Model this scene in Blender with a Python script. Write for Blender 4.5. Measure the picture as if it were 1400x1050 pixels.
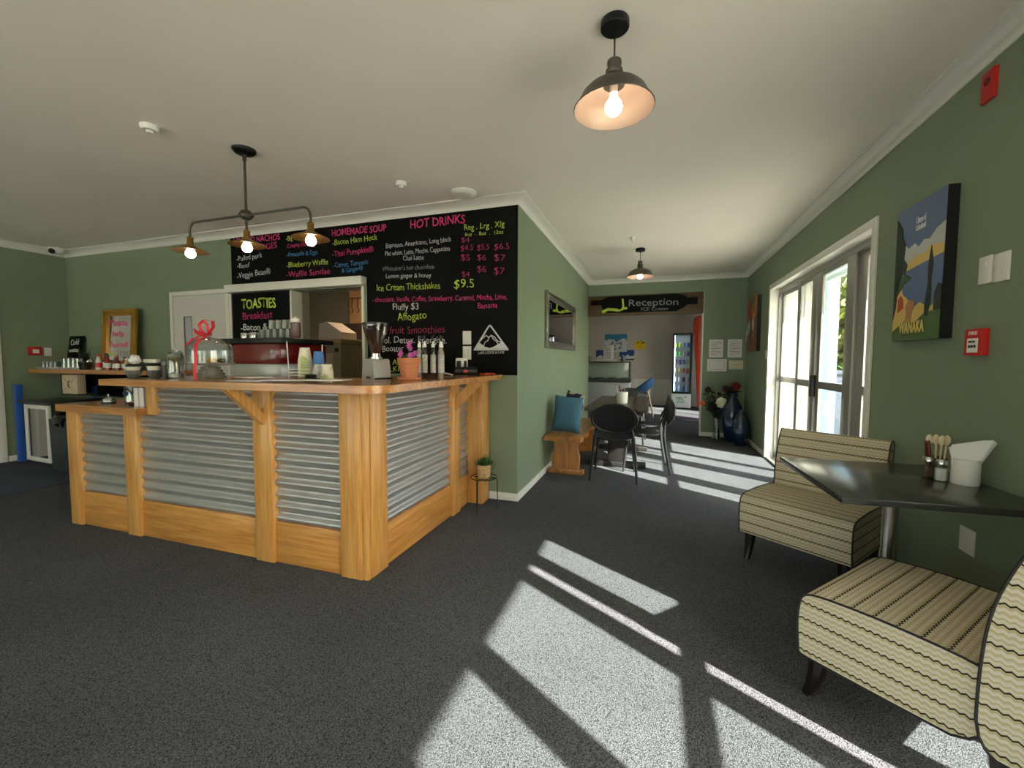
import bpy, bmesh, math, random
from mathutils import Vector, Matrix
random.seed(7)
for o in list(bpy.data.objects): bpy.data.objects.remove(o)
SC = bpy.context.scene
COL = SC.collection
R = math.radians

# ------------------------------------------------------------------ camera, sky, sun, exposure
cam_d = bpy.data.cameras.new('camera'); cam = bpy.data.objects.new('camera', cam_d); COL.objects.link(cam)
cam_d.sensor_width = 36; cam_d.lens = 14.988; cam_d.clip_start = 0.05; cam_d.clip_end = 300
cam.matrix_world = Matrix.Translation((0, 0, 1.3)) @ Matrix.Rotation(R(18.41), 4, 'Z') @ Matrix.Rotation(R(86.765), 4, 'X') @ Matrix.Rotation(R(0.2), 4, 'Z')
SC.camera = cam
SC.view_settings.view_transform = 'Standard'; SC.view_settings.look = 'None'
SC.view_settings.gamma = 1; SC.view_settings.use_curve_mapping = False
SC.view_settings.exposure = 1.3
w = bpy.data.worlds.new('sky'); SC.world = w; w.use_nodes = True
nt = w.node_tree; bg = nt.nodes['Background']
sky = nt.nodes.new('ShaderNodeTexSky'); sky.sky_type = 'NISHITA'; sky.sun_disc = False
sky.sun_elevation = R(35); sky.sun_rotation = R(122); sky.air_density = 1.0; sky.dust_density = 2.5; sky.ozone_density = 1.0
mixw = nt.nodes.new('ShaderNodeMixRGB'); mixw.inputs[0].default_value = 0.55; mixw.inputs[2].default_value = (2.8, 2.42, 2.25, 1)
nt.links.new(sky.outputs[0], mixw.inputs[1]); nt.links.new(mixw.outputs[0], bg.inputs[0]); bg.inputs[1].default_value = 0.8
sun_d = bpy.data.lights.new('sun', 'SUN'); sun = bpy.data.objects.new('sun', sun_d); COL.objects.link(sun)
sun_d.energy = 20.0; sun_d.angle = R(0.6); sun_d.color = (1.0, 0.93, 0.85)
sun_dir = Vector((-0.846, 0.533, -0.66))
sun.rotation_euler = sun_dir.to_track_quat('-Z', 'Y').to_euler()
def portal(loc, sx, sz, direction):
    d = bpy.data.lights.new('window_portal', 'AREA'); d.shape = 'RECTANGLE'; d.size = sx; d.size_y = sz
    d.cycles.is_portal = True
    o = bpy.data.objects.new('window_portal', d); COL.objects.link(o); o.location = loc
    o.rotation_euler = Vector(direction).to_track_quat('-Z', 'Y').to_euler()
XL, XC, XR, YM, YB, YF, H = -7.677, -1.174, 1.442, 3.682, 7.968, -3.6, 2.75
portal((XR + .2, 5.05, 1.1), 2.8, 2.2, (-1, 0, 0))
portal((XR + .2, .33, 1.1), 2.6, 2.2, (-1, 0, 0))
portal((-5.55, YF - .1, 1.25), 3.6, 2.1, (0, 1, 0))
portal((-1.15, YF - .1, 1.25), 4.5, 2.1, (0, 1, 0))
portal((2.72, 10.05, 1.1), 1.7, 2.2, (-1, 0, 0))

# ------------------------------------------------------------------ materials
def lin(c):
    return tuple(((x / 255) / 12.92 if x <= 10 else (((x / 255) + .055) / 1.055) ** 2.4) for x in c) + (1,)
MC = {}
def mat(name, c, rough=.5, metal=0., noise=0., nscale=20., bump=0., bscale=200., spec=.5, emit=0., coat=0.):
    if name in MC: return MC[name]
    m = bpy.data.materials.new(name); m.use_nodes = True; t = m.node_tree; b = t.nodes['Principled BSDF']
    col = lin(c)
    b.inputs['Base Color'].default_value = col; b.inputs['Roughness'].default_value = rough
    b.inputs['Metallic'].default_value = metal; b.inputs['Specular IOR Level'].default_value = spec
    if coat: b.inputs['Coat Weight'].default_value = coat; b.inputs['Coat Roughness'].default_value = .15
    if emit:
        b.inputs['Emission Color'].default_value = col; b.inputs['Emission Strength'].default_value = emit
    tc = t.nodes.new('ShaderNodeTexCoord')
    if noise:
        n = t.nodes.new('ShaderNodeTexNoise'); n.inputs['Scale'].default_value = nscale; n.inputs['Detail'].default_value = 4
        t.links.new(tc.outputs['Object'], n.inputs['Vector'])
        r = t.nodes.new('ShaderNodeMapRange'); r.inputs[1].default_value = .3; r.inputs[2].default_value = .7
        r.inputs[3].default_value = 1 - noise; r.inputs[4].default_value = 1 + noise
        t.links.new(n.outputs[0], r.inputs[0])
        v = t.nodes.new('ShaderNodeVectorMath'); v.operation = 'SCALE'; v.inputs[0].default_value = col[:3]
        t.links.new(r.outputs[0], v.inputs['Scale']); t.links.new(v.outputs[0], b.inputs['Base Color'])
    if bump:
        n = t.nodes.new('ShaderNodeTexNoise'); n.inputs['Scale'].default_value = bscale; n.inputs['Detail'].default_value = 3
        t.links.new(tc.outputs['Object'], n.inputs['Vector'])
        bp = t.nodes.new('ShaderNodeBump'); bp.inputs['Strength'].default_value = bump; bp.inputs['Distance'].default_value = .01
        t.links.new(n.outputs[0], bp.inputs['Height']); t.links.new(bp.outputs[0], b.inputs['Normal'])
    MC[name] = m; return m
def wood(name, c1, c2, axis=2, rough=.35, scale=1., coat=.3):
    if name in MC: return MC[name]
    m = bpy.data.materials.new(name); m.use_nodes = True; t = m.node_tree; b = t.nodes['Principled BSDF']
    tc = t.nodes.new('ShaderNodeTexCoord'); mp = t.nodes.new('ShaderNodeMapping')
    s = [14 * scale] * 3; s[axis] = .9 * scale; mp.inputs['Scale'].default_value = s
    n = t.nodes.new('ShaderNodeTexNoise'); n.inputs['Scale'].default_value = 2.2; n.inputs['Detail'].default_value = 6; n.inputs['Distortion'].default_value = .6
    mp2 = t.nodes.new('ShaderNodeMapping'); s2 = [160 * scale] * 3; s2[axis] = 4 * scale; mp2.inputs['Scale'].default_value = s2
    n2 = t.nodes.new('ShaderNodeTexNoise'); n2.inputs['Scale'].default_value = 1.5; n2.inputs['Detail'].default_value = 2
    t.links.new(tc.outputs['Object'], mp.inputs[0]); t.links.new(mp.outputs[0], n.inputs['Vector'])
    t.links.new(tc.outputs['Object'], mp2.inputs[0]); t.links.new(mp2.outputs[0], n2.inputs['Vector'])
    ad = t.nodes.new('ShaderNodeMath'); ad.operation = 'MULTIPLY_ADD'; ad.inputs[1].default_value = .35
    t.links.new(n2.outputs[0], ad.inputs[0]); t.links.new(n.outputs[0], ad.inputs[2])
    cr = t.nodes.new('ShaderNodeValToRGB'); cr.color_ramp.elements[0].position = .45; cr.color_ramp.elements[1].position = .85
    cr.color_ramp.elements[0].color = lin(c2); cr.color_ramp.elements[1].color = lin(c1)
    t.links.new(ad.outputs[0], cr.inputs[0]); t.links.new(cr.outputs[0], b.inputs['Base Color'])
    b.inputs['Roughness'].default_value = rough; b.inputs['Coat Weight'].default_value = coat; b.inputs['Coat Roughness'].default_value = .25
    MC[name] = m; return m
def glass(name, tint=(255, 255, 255), gloss=.06, edge=.9, rough=.02):
    if name in MC: return MC[name]
    m = bpy.data.materials.new(name); m.use_nodes = True; t = m.node_tree
    for n in list(t.nodes): t.nodes.remove(n)
    out = t.nodes.new('ShaderNodeOutputMaterial'); tr = t.nodes.new('ShaderNodeBsdfTransparent'); gl = t.nodes.new('ShaderNodeBsdfGlossy')
    tr.inputs[0].default_value = lin(tint); gl.inputs['Roughness'].default_value = rough
    lw = t.nodes.new('ShaderNodeLayerWeight'); lw.inputs[0].default_value = .25
    mr = t.nodes.new('ShaderNodeMapRange'); mr.inputs[3].default_value = gloss; mr.inputs[4].default_value = edge
    mx = t.nodes.new('ShaderNodeMixShader')
    t.links.new(lw.outputs['Facing'], mr.inputs[0]); t.links.new(mr.outputs[0], mx.inputs[0])
    t.links.new(tr.outputs[0], mx.inputs[1]); t.links.new(gl.outputs[0], mx.inputs[2]); t.links.new(mx.outputs[0], out.inputs[0])
    MC[name] = m; return m
def carpet():
    m = bpy.data.materials.new('carpet'); m.use_nodes = True; t = m.node_tree; b = t.nodes['Principled BSDF']
    tc = t.nodes.new('ShaderNodeTexCoord'); mp = t.nodes.new('ShaderNodeMapping')
    mp.inputs['Rotation'].default_value = (0, 0, R(4)); mp.inputs['Scale'].default_value = (260, 190, 1)
    v = t.nodes.new('ShaderNodeTexVoronoi'); v.inputs['Scale'].default_value = 1; v.inputs['Randomness'].default_value = .75
    t.links.new(tc.outputs['Object'], mp.inputs[0]); t.links.new(mp.outputs[0], v.inputs['Vector'])
    n = t.nodes.new('ShaderNodeTexNoise'); n.inputs['Scale'].default_value = 130; n.inputs['Detail'].default_value = 3; n.inputs['Roughness'].default_value = .8
    t.links.new(tc.outputs['Object'], n.inputs['Vector'])
    n2 = t.nodes.new('ShaderNodeTexNoise'); n2.inputs['Scale'].default_value = 1.3; n2.inputs['Detail'].default_value = 3
    t.links.new(tc.outputs['Object'], n2.inputs['Vector'])
    cr = t.nodes.new('ShaderNodeValToRGB'); e = cr.color_ramp.elements
    e[0].position = .15; e[0].color = (.15, .153, .163, 1); e[1].position = .8; e[1].color = (.026, .027, .031, 1)
    t.links.new(v.outputs['Distance'], cr.inputs[0])
    mr = t.nodes.new('ShaderNodeMapRange'); mr.inputs[1].default_value = .3; mr.inputs[2].default_value = .7; mr.inputs[3].default_value = .62; mr.inputs[4].default_value = 1.42
    t.links.new(n.outputs[0], mr.inputs[0])
    mr2 = t.nodes.new('ShaderNodeMapRange'); mr2.inputs[1].default_value = .3; mr2.inputs[2].default_value = .7; mr2.inputs[3].default_value = .88; mr2.inputs[4].default_value = 1.12
    t.links.new(n2.outputs[0], mr2.inputs[0])
    mu = t.nodes.new('ShaderNodeMath'); mu.operation = 'MULTIPLY'; t.links.new(mr.outputs[0], mu.inputs[0]); t.links.new(mr2.outputs[0], mu.inputs[1])
    vm = t.nodes.new('ShaderNodeVectorMath'); vm.operation = 'SCALE'
    t.links.new(cr.outputs[0], vm.inputs[0]); t.links.new(mu.outputs[0], vm.inputs['Scale']); t.links.new(vm.outputs[0], b.inputs['Base Color'])
    bp = t.nodes.new('ShaderNodeBump'); bp.inputs['Strength'].default_value = .5; bp.inputs['Distance'].default_value = .004; bp.invert = True
    t.links.new(v.outputs['Distance'], bp.inputs['Height']); t.links.new(bp.outputs[0], b.inputs['Normal'])
    b.inputs['Roughness'].default_value = .95; b.inputs['Specular IOR Level'].default_value = .15
    return m
def fabric():
    # woven chevron stripes driven by the UV map (metres): u runs along a stripe, v across
    m = bpy.data.materials.new('chevron_fabric'); m.use_nodes = True; t = m.node_tree; b = t.nodes['Principled BSDF']
    L = t.links.new
    uv = t.nodes.new('ShaderNodeUVMap'); uv.uv_map = 'UVMap'; sp = t.nodes.new('ShaderNodeSeparateXYZ'); L(uv.outputs[0], sp.inputs[0])
    def mth(op, a, bb=None, c=None):
        n = t.nodes.new('ShaderNodeMath'); n.operation = op
        for i, x in enumerate((a, bb, c)):
            if x is None: continue
            if isinstance(x, (int, float)): n.inputs[i].default_value = x
            else: L(x, n.inputs[i])
        return n.outputs[0]
    tri = mth('PINGPONG', sp.outputs[0], .0105)
    vv = mth('SUBTRACT', sp.outputs[1], mth('MULTIPLY', tri, .62))
    fr = mth('FRACT', mth('DIVIDE', vv, .062))
    cr = t.nodes.new('ShaderNodeValToRGB'); e = cr.color_ramp.elements; cr.color_ramp.interpolation = 'LINEAR'
    stops = [(0, (38, 26, 24)), (.075, (38, 26, 24)), (.10, (196, 188, 160)), (.24, (214, 204, 184)), (.27, (184, 172, 136)), (.36, (188, 176, 142)), (.40, (216, 206, 190)),
             (.52, (204, 190, 174)), (.56, (192, 180, 138)), (.66, (184, 172, 134)), (.70, (214, 204, 188)), (.84, (208, 194, 180)), (.88, (182, 170, 126)), (1, (188, 176, 134))]
    e[0].position = 0; e[0].color = lin(stops[0][1]); e[1].position = 1; e[1].color = lin(stops[-1][1])
    for p, c in stops[1:-1]:
        x = e.new(p); x.color = lin(c)
    L(fr, cr.inputs[0]); L(cr.outputs[0], b.inputs['Base Color'])
    n = t.nodes.new('ShaderNodeTexNoise'); n.inputs['Scale'].default_value = 500; L(uv.outputs[0], n.inputs['Vector'])
    bp = t.nodes.new('ShaderNodeBump'); bp.inputs['Strength'].default_value = .25; bp.inputs['Distance'].default_value = .002
    L(n.outputs[0], bp.inputs['Height']); L(bp.outputs[0], b.inputs['Normal'])
    b.inputs['Roughness'].default_value = .9; b.inputs['Specular IOR Level'].default_value = .2
    return m
M_carpet = carpet(); M_fabric = fabric()
M_green = mat('green_wall_paint', (128, 141, 116), .6, noise=.03, nscale=3, bump=.08, bscale=350, spec=.4)
M_white = mat('white_trim_paint', (225, 222, 212), .35)
M_ceil = mat('ceiling_paint', (238, 230, 218), .75, noise=.02, nscale=1.5)
M_recw = mat('beige_wall_paint', (196, 188, 180), .6, noise=.03, nscale=2)
M_kit = mat('kitchen_wall_paint', (150, 148, 128), .5)
M_door = mat('door_paint', (205, 202, 196), .4)
M_alu = mat('brushed_aluminium_frame', (165, 162, 155), .35, metal=.6)
M_glass = glass('window_glass', (244, 250, 248), .05, .6)
M_glass2 = glass('clear_glassware', (225, 232, 230), .10, .95, .04)
M_post = wood('honey_pine_vertical', (214, 160, 88), (178, 118, 56), 2, scale=1.5)
M_plank = wood('honey_pine_horizontal', (206, 148, 76), (164, 104, 46), 0, scale=1.3)
M_planky = wood('honey_pine_depth', (206, 148, 76), (164, 104, 46), 1, scale=1.3)
M_top = wood('varnished_countertop', (196, 136, 74), (146, 88, 42), 0, rough=.22, coat=.7)
M_topy = wood('varnished_countertop_depth', (196, 136, 74), (146, 88, 42), 1, rough=.22, coat=.7)
M_bench = wood('knotty_bench_pine', (200, 132, 66), (140, 82, 36), 1, rough=.4)
M_benchv = wood('knotty_bench_pine_upright', (204, 138, 72), (146, 88, 40), 2, rough=.4)
M_rust = wood('dark_table_wood', (74, 62, 52), (44, 36, 30), 1, rough=.4)
M_brown = wood('dark_beam_wood', (104, 82, 52), (66, 50, 32), 0, rough=.6, coat=0)
M_iron = mat('galvanised_corrugated_iron', (180, 178, 177), .36, metal=.7, noise=.03, nscale=8)
M_black = mat('blackboard_paint', (8, 8, 8), .6, spec=.12)
M_blk = mat('black_plastic', (16, 16, 18), .4)
M_blkm = mat('black_metal', (20, 20, 22), .45, metal=.4)
M_dkpl = mat('charcoal_plastic_chair', (34, 35, 38), .42)
M_steel = mat('polished_steel', (190, 190, 190), .22, metal=1)
M_steelr = mat('brushed_steel', (196, 196, 194), .35, metal=.7)
M_pew = mat('aged_pewter', (92, 88, 80), .4, metal=.8)
M_pewin = mat('pendant_inner_enamel', (166, 146, 130), .5, metal=.3)
M_brass = mat('antique_brass', (150, 116, 62), .35, metal=.9)
M_bulb = mat('glowing_bulb', (255, 230, 200), .3, emit=11)
M_red = mat('dark_red_enamel', (110, 10, 14), .15, coat=.6)
M_sred = mat('signal_red_plastic', (196, 30, 24), .4)
M_wpl = mat('white_plastic', (228, 226, 218), .4)
M_grey = mat('grey_ceramic', (92, 92, 90), .35)
M_terra = mat('terracotta', (186, 116, 80), .8, noise=.06, nscale=14)
M_ribbon = mat('red_ribbon', (214, 28, 44), .4)
M_leaf = mat('green_leaf', (58, 98, 44), .5, noise=.3, nscale=12)
M_leafd = mat('dark_leaf', (30, 48, 26), .5, noise=.3, nscale=12)
M_leafy = mat('yellow_green_leaf', (98, 108, 24), .6, noise=.35, nscale=3)  # yellow-green is the foliage's own colour
M_paper = mat('white_paper', (226, 224, 220), .7)
M_ink = mat('dark_ink', (34, 34, 38), .7)
M_table = mat('dark_laminate', (50, 52, 50), .2, noise=.1, nscale=60, coat=.15)
M_cup = mat('cream_paper_cup', (226, 218, 202), .7)
M_blue = mat('blue_paint', (44, 92, 180), .5)
M_bvel = mat('blue_velvet', (44, 86, 138), .8, noise=.15, nscale=8)
M_bcush = mat('teal_blue_cloth', (66, 108, 130), .9, bump=.3, bscale=400)
M_vase = mat('cobalt_glazed_ceramic', (18, 40, 74), .12, coat=.8)
M_gold = mat('gilded_wood', (186, 142, 62), .35, metal=.7, noise=.2, nscale=40, bump=.3, bscale=60)
M_silv = mat('silver_gilt_frame', (150, 148, 142), .28, metal=.85, noise=.15, nscale=30, bump=.3, bscale=50)
M_mirror = mat('mirror_glass', (235, 235, 235), .02, metal=1)
M_basket = mat('woven_basket', (196, 160, 116), .8, noise=.25, nscale=60, bump=.6, bscale=120)
CHALK = {'P': mat('pink_chalk', (222, 62, 128), .8), 'W': mat('white_chalk', (214, 214, 214), .8), 'Y': mat('lime_chalk', (196, 218, 84), .8),
         'B': mat('blue_chalk', (70, 140, 196), .8), 'R': mat('rose_chalk', (178, 48, 98), .8), 'G': mat('grey_chalk', (140, 142, 146), .8), 'K': M_ink}

# ------------------------------------------------------------------ mesh builder
class MB:
    def __init__(s): s.bm = bmesh.new(); s.M = Matrix.Identity(4)
    def v(s, p): return s.bm.verts.new(s.M @ Vector(p))
    def f(s, vs):
        try: return s.bm.faces.new(vs)
        except ValueError: return None
    def box(s, x0, x1, y0, y1, z0, z1, bev=0, seg=2):
        c = [s.v(p) for p in ((x0, y0, z0), (x1, y0, z0), (x1, y1, z0), (x0, y1, z0), (x0, y0, z1), (x1, y0, z1), (x1, y1, z1), (x0, y1, z1))]
        fs = [s.f([c[i] for i in q]) for q in ((3, 2, 1, 0), (4, 5, 6, 7), (0, 1, 5, 4), (1, 2, 6, 5), (2, 3, 7, 6), (3, 0, 4, 7))]
        if bev:
            es = list({e for f in fs for e in f.edges})
            bmesh.ops.bevel(s.bm, geom=es, offset=bev, segments=seg, affect='EDGES', profile=.5)
        return s
    def cbox(s, c, sz, bev=0): return s.box(c[0] - sz[0] / 2, c[0] + sz[0] / 2, c[1] - sz[1] / 2, c[1] + sz[1] / 2, c[2] - sz[2] / 2, c[2] + sz[2] / 2, bev)
    def lathe(s, prof, c=(0, 0, 0), seg=28, sx=1, sy=1, closed=False):
        rings = []
        for r, z in prof:
            if r < 1e-5: rings.append([s.v((c[0], c[1], c[2] + z))])
            else: rings.append([s.v((c[0] + r * sx * math.cos(2 * math.pi * k / seg), c[1] + r * sy * math.sin(2 * math.pi * k / seg), c[2] + z)) for k in range(seg)])
        rr = rings + ([rings[0]] if closed else [])
        for a, b in zip(rr[:-1], rr[1:]):
            for k in range(seg):
                k2 = (k + 1) % seg
                if len(a) == 1 and len(b) == 1: continue
                if len(a) == 1: s.f([a[0], b[k2], b[k]])
                elif len(b) == 1: s.f([a[k], a[k2], b[0]])
                else: s.f([a[k], a[k2], b[k2], b[k]])
        return s
    def cyl(s, p0, p1, r0, r1=None, seg=16):
        r1 = r0 if r1 is None else r1
        p0, p1 = Vector(p0), Vector(p1); d = (p1 - p0).normalized()
        a = d.orthogonal().normalized(); b = d.cross(a)
        A = [s.v(p0 + r0 * (a * math.cos(2 * math.pi * k / seg) + b * math.sin(2 * math.pi * k / seg))) for k in range(seg)]
        B = [s.v(p1 + r1 * (a * math.cos(2 * math.pi * k / seg) + b * math.sin(2 * math.pi * k / seg))) for k in range(seg)]
        for k in range(seg): s.f([A[k], A[(k + 1) % seg], B[(k + 1) % seg], B[k]])
        s.f(A[::-1]); s.f(B); return s
    def tube(s, pts, r, seg=8, closed=False):
        pts = [Vector(p) for p in pts]; n = len(pts); rings = []
        up = None
        for i, p in enumerate(pts):
            if closed: d = (pts[(i + 1) % n] - pts[i - 1]).normalized()
            else: d = (pts[min(i + 1, n - 1)] - pts[max(i - 1, 0)]).normalized()
            if up is None: a = d.orthogonal().normalized()
            else:
                a = up - d * up.dot(d)
                a = a.normalized() if a.length > 1e-6 else d.orthogonal().normalized()
            up = a; b = d.cross(a)
            rr = r[i] if isinstance(r, (list, tuple)) else r
            rings.append([s.v(p + rr * (a * math.cos(2 * math.pi * k / seg) + b * math.sin(2 * math.pi * k / seg))) for k in range(seg)])
        pairs = list(zip(rings[:-1], rings[1:]))
        if closed: pairs.append((rings[-1], rings[0]))
        for A, B in pairs:
            for k in range(seg): s.f([A[k], A[(k + 1) % seg], B[(k + 1) % seg], B[k]])
        if not closed: s.f(rings[0][::-1]); s.f(rings[-1])
        return s
    def sph(s, c, r, sc=(1, 1, 1), seg=20, rings=12):
        prof = [(r * math.sin(math.pi * i / rings), -r * math.cos(math.pi * i / rings)) for i in range(rings + 1)]
        prof = [(a * 1.0, z * sc[2]) for a, z in prof]
        return s.lathe(prof, c, seg, sc[0], sc[1])
    def prism(s, poly, ax, d0, d1):
        # poly: 2-D points in the two other axes (kept in xyz order), extruded along ax
        def P(a, b, d):
            return {'x': (d, a, b), 'y': (a, d, b), 'z': (a, b, d)}[ax]
        A = [s.v(P(a, b, d0)) for a, b in poly]; B = [s.v(P(a, b, d1)) for a, b in poly]; n = len(poly)
        for k in range(n): s.f([A[k], A[(k + 1) % n], B[(k + 1) % n], B[k]])
        s.f(A[::-1]); s.f(B); return s
    def blade(s, base, tip, wd, droop=0, seg=5, n=None):
        base, tip = Vector(base), Vector(tip); d = tip - base; side = d.cross(Vector((0, 0, 1)))
        side = side.normalized() if side.length > 1e-5 else Vector((1, 0, 0))
        if n is not None: side = Vector(n)
        L = []; Rr = []
        for i in range(seg + 1):
            t = i / seg; ww = wd * math.sin(math.pi * min(1, .15 + .85 * t)) * .5 + .0006
            p = base + d * t + Vector((0, 0, -droop * t * t)); L.append(s.v(p - side * ww)); Rr.append(s.v(p + side * ww + Vector((0, 0, .0))))
        for i in range(seg): s.f([L[i], Rr[i], Rr[i + 1], L[i + 1]])
        return s
    def build(s, name, m, parent=None, angle=38, loc=None):
        bmesh.ops.recalc_face_normals(s.bm, faces=s.bm.faces[:])
        for f in s.bm.faces: f.smooth = True
        for e in s.bm.edges:
            if len(e.link_faces) == 2 and e.calc_face_angle(0) > R(angle): e.smooth = False
        me = bpy.data.meshes.new(name); s.bm.to_mesh(me); s.bm.free(); me.materials.append(m)
        o = bpy.data.objects.new(name, me); COL.objects.link(o)
        if parent: o.parent = parent
        if loc: o.location = loc
        return o
def tag(o, label, cat, group=None, kind=None):
    o['label'] = label; o['category'] = cat
    if group: o['group'] = group
    if kind: o['kind'] = kind
    return o
def thing(name, label, cat, loc=(0, 0, 0), rz=0, group=None):
    o = bpy.data.objects.new(name, None); COL.objects.link(o); o.location = loc; o.rotation_euler = (0, 0, rz); o.empty_display_size = .1
    return tag(o, label, cat, group)
def struct(o, parent=None): o['kind'] = 'structure'; return o
def copy_tree(o, loc=None, rz=None, label=None, group=None, parent=None):
    c = o.copy(); COL.objects.link(c); c.parent = parent
    if loc is not None: c.location = loc
    if rz is not None: c.rotation_euler = (0, 0, rz)
    if label: c['label'] = label
    if group: c['group'] = group
    for ch in list(o.children): copy_tree(ch, parent=c)
    return c
def text_mesh(txt, name, m, x0, x1, z0, z1, h, y, parent=None, plane='y', bold=0., jit=.0, thick=.0015, face=-1):
    """lettering standing on a vertical plane; runs from (x0,z0) to (x1,z1) with cap height h"""
    cu = bpy.data.curves.new('t', 'FONT'); cu.body = txt; cu.size = 1; cu.extrude = .0; cu.offset = bold
    cu.resolution_u = 3
    ob = bpy.data.objects.new('t', cu); COL.objects.link(ob)
    me = bpy.data.meshes.new_from_object(ob.evaluated_get(bpy.context.evaluated_depsgraph_get()))
    bpy.data.objects.remove(ob); bpy.data.curves.remove(cu)
    xs = [v.co.x for v in me.vertices]
    a, b = min(xs), max(xs); sx = math.hypot(x1 - x0, z1 - z0) / (b - a) ; sy = h / .70
    ang = math.atan2(z1 - z0, abs(x1 - x0))
    ph = hash_f(txt)
    for v in me.vertices:
        X = (v.co.x - a) * sx; Z = v.co.y * sy
        if jit:
            Z += jit * h * math.sin(X / h * 1.9 + ph) + jit * .5 * h * math.sin(X / h * 5.1 + ph * 2); X += jit * .6 * h * math.sin(Z / h * 2.3 + X / h * 1.3 + ph)
        X, Z = X * math.cos(ang) - Z * math.sin(ang), X * math.sin(ang) + Z * math.cos(ang)
        if plane == 'y': v.co = (x0 + X * (1 if x1 >= x0 else -1), y, z0 + Z)
        elif plane == 'x': v.co = (y, x0 + X * (1 if x1 >= x0 else -1), z0 + Z)
        else: v.co = (x0 + X, z0 + Z, y)
    bm = bmesh.new(); bm.from_mesh(me)
    off = {'y': Vector((0, face * thick, 0)), 'x': Vector((face * thick, 0, 0)), 'z': Vector((0, 0, thick))}[plane]
    g = bmesh.ops.extrude_face_region(bm, geom=bm.faces[:])
    bmesh.ops.translate(bm, verts=[q for q in g['geom'] if isinstance(q, bmesh.types.BMVert)], vec=off)
    bmesh.ops.recalc_face_normals(bm, faces=bm.faces[:])
    bm.to_mesh(me); bm.free(); me.name = name
    me.materials.clear(); me.materials.append(m)
    o = bpy.data.objects.new(name, me); COL.objects.link(o)
    if parent: o.parent = parent
    return o
def hash_f(s): return (sum((i + 1) * ord(c) for i, c in enumerate(s)) % 628) / 100

# ------------------------------------------------------------------ the building
MB().box(XL - .2, XR + .16, YF - .2, YB + .12, -.1, 0).build('floor', M_carpet)['kind'] = 'structure'
MB().box(-4, 2.76, YB + .12, 13.2, -.1, 0).build('floor', M_carpet)['kind'] = 'structure'
MB().box(XL - .2, XR + .16, YF - .2, YB + .12, H, H + .1).build('ceiling', M_ceil)['kind'] = 'structure'
MB().box(-4, 2.76, YB + .12, 13.2, H, H + .1).build('ceiling', M_ceil)['kind'] = 'structure'
D1 = (3.66, 6.45, 2.25); D2 = (-.98, 1.62, 2.25)
b = MB(); T = XR + .16
b.box(XR, T, YF, D2[0], 0, H); b.box(XR, T, D2[1], D1[0], 0, H); b.box(XR, T, D1[1], YB, 0, H)
b.box(XR, T, D2[0], D2[1], D2[2], H); b.box(XR, T, D1[0], D1[1], D1[2], H)
struct(b.build('wall_right', M_green))
b = MB(); b.box(.78, T, YB, YB + .12, 0, H); b.box(XC, .78, YB, YB + .12, 2.47, H); b.box(-4, XC, YB, YB + .12, 0, H)
struct(b.build('wall_back', M_green))
struct(MB().box(XC - .12, XC, YM, YB, 0, H).build('wall_corridor', M_green))
b = MB(); K0, K1, KZ0, KZ1 = -3.76, -2.82, .9, 2.04
b.box(XL, K0, YM, YM + .12, 0, H); b.box(K1, XC - .12, YM, YM + .12, 0, H); b.box(K0, K1, YM, YM + .12, 0, KZ0); b.box(K0, K1, YM, YM + .12, KZ1, H)
struct(b.build('wall_menu', M_green))
struct(MB().box(XL - .12, XL, YF, YM + .12, 0, H).build('wall_left', M_green))
b = MB()
WX = [(-7.35, -3.75), (-3.4, 1.1)]
b.box(XL, WX[0][0], YF - .14, YF, 0, H); b.box(WX[0][1], WX[1][0], YF - .14, YF, 0, H); b.box(WX[1][1], T, YF - .14, YF, 0, H)
for a, c in WX: b.box(a, c, YF - .14, YF, 0, .25); b.box(a, c, YF - .14, YF, 2.25, H)
struct(b.build('wall_front', M_green))
# cove cornice swept round the room
path = [(XL, YF), (XL, YM), (XC, YM), (XC, YB), (XR, YB), (XR, YF)]
prof = [(0, H - .078), (.008, H - .078), (.016, H - .06), (.034, H - .034), (.062, H - .016), (.082, H - .010), (.090, H - .008), (.090, H), (0, H)]
b = MB(); n = len(path); rings = []
for i, p in enumerate(path):
    pv = Vector(p); a = (pv - Vector(path[i - 1])).normalized(); c = (Vector(path[(i + 1) % n]) - pv).normalized()
    na, nc = Vector((a.y, -a.x)), Vector((c.y, -c.x)); mm = (na + nc) / (1 + na.dot(nc))
    rings.append([b.v((pv.x + mm.x * q, pv.y + mm.y * q, z)) for q, z in prof])
for i in range(n):
    A, B = rings[i], rings[(i + 1) % n]
    for k in range(len(prof)): b.f([A[k], A[(k + 1) % len(prof)], B[(k + 1) % len(prof)], B[k]])
struct(b.build('trim_1', M_white, angle=60))
BBT, BBH = .014, .07
def bb(name, *a): struct(MB().box(*a, .003).build(name, M_white))
bb('baseboard_right', XR - BBT, XR, D1[1] + .06, YB, 0, BBH); bb('baseboard_right', XR - BBT, XR, D2[1] + .06, D1[0] - .06, 0, BBH)
bb('baseboard_back', .78, XR - BBT, YB - BBT, YB, 0, BBH)
bb('baseboard_corridor', XC, XC + BBT, YM - BBT, YB, 0, BBH); bb('baseboard_menu', -1.5, XC, YM - BBT, YM, 0, BBH)
bb('baseboard_menu', XL, -5.7, YM - BBT, YM, 0, BBH); bb('baseboard_left', XL, XL + BBT, 3.03, YM - BBT, 0, BBH)
# opening trim on the reception doorway, right jamb
struct(MB().box(.765, .785, YB - .006, YB + .125, 0, 2.47).build('trim_2', M_white))

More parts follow.
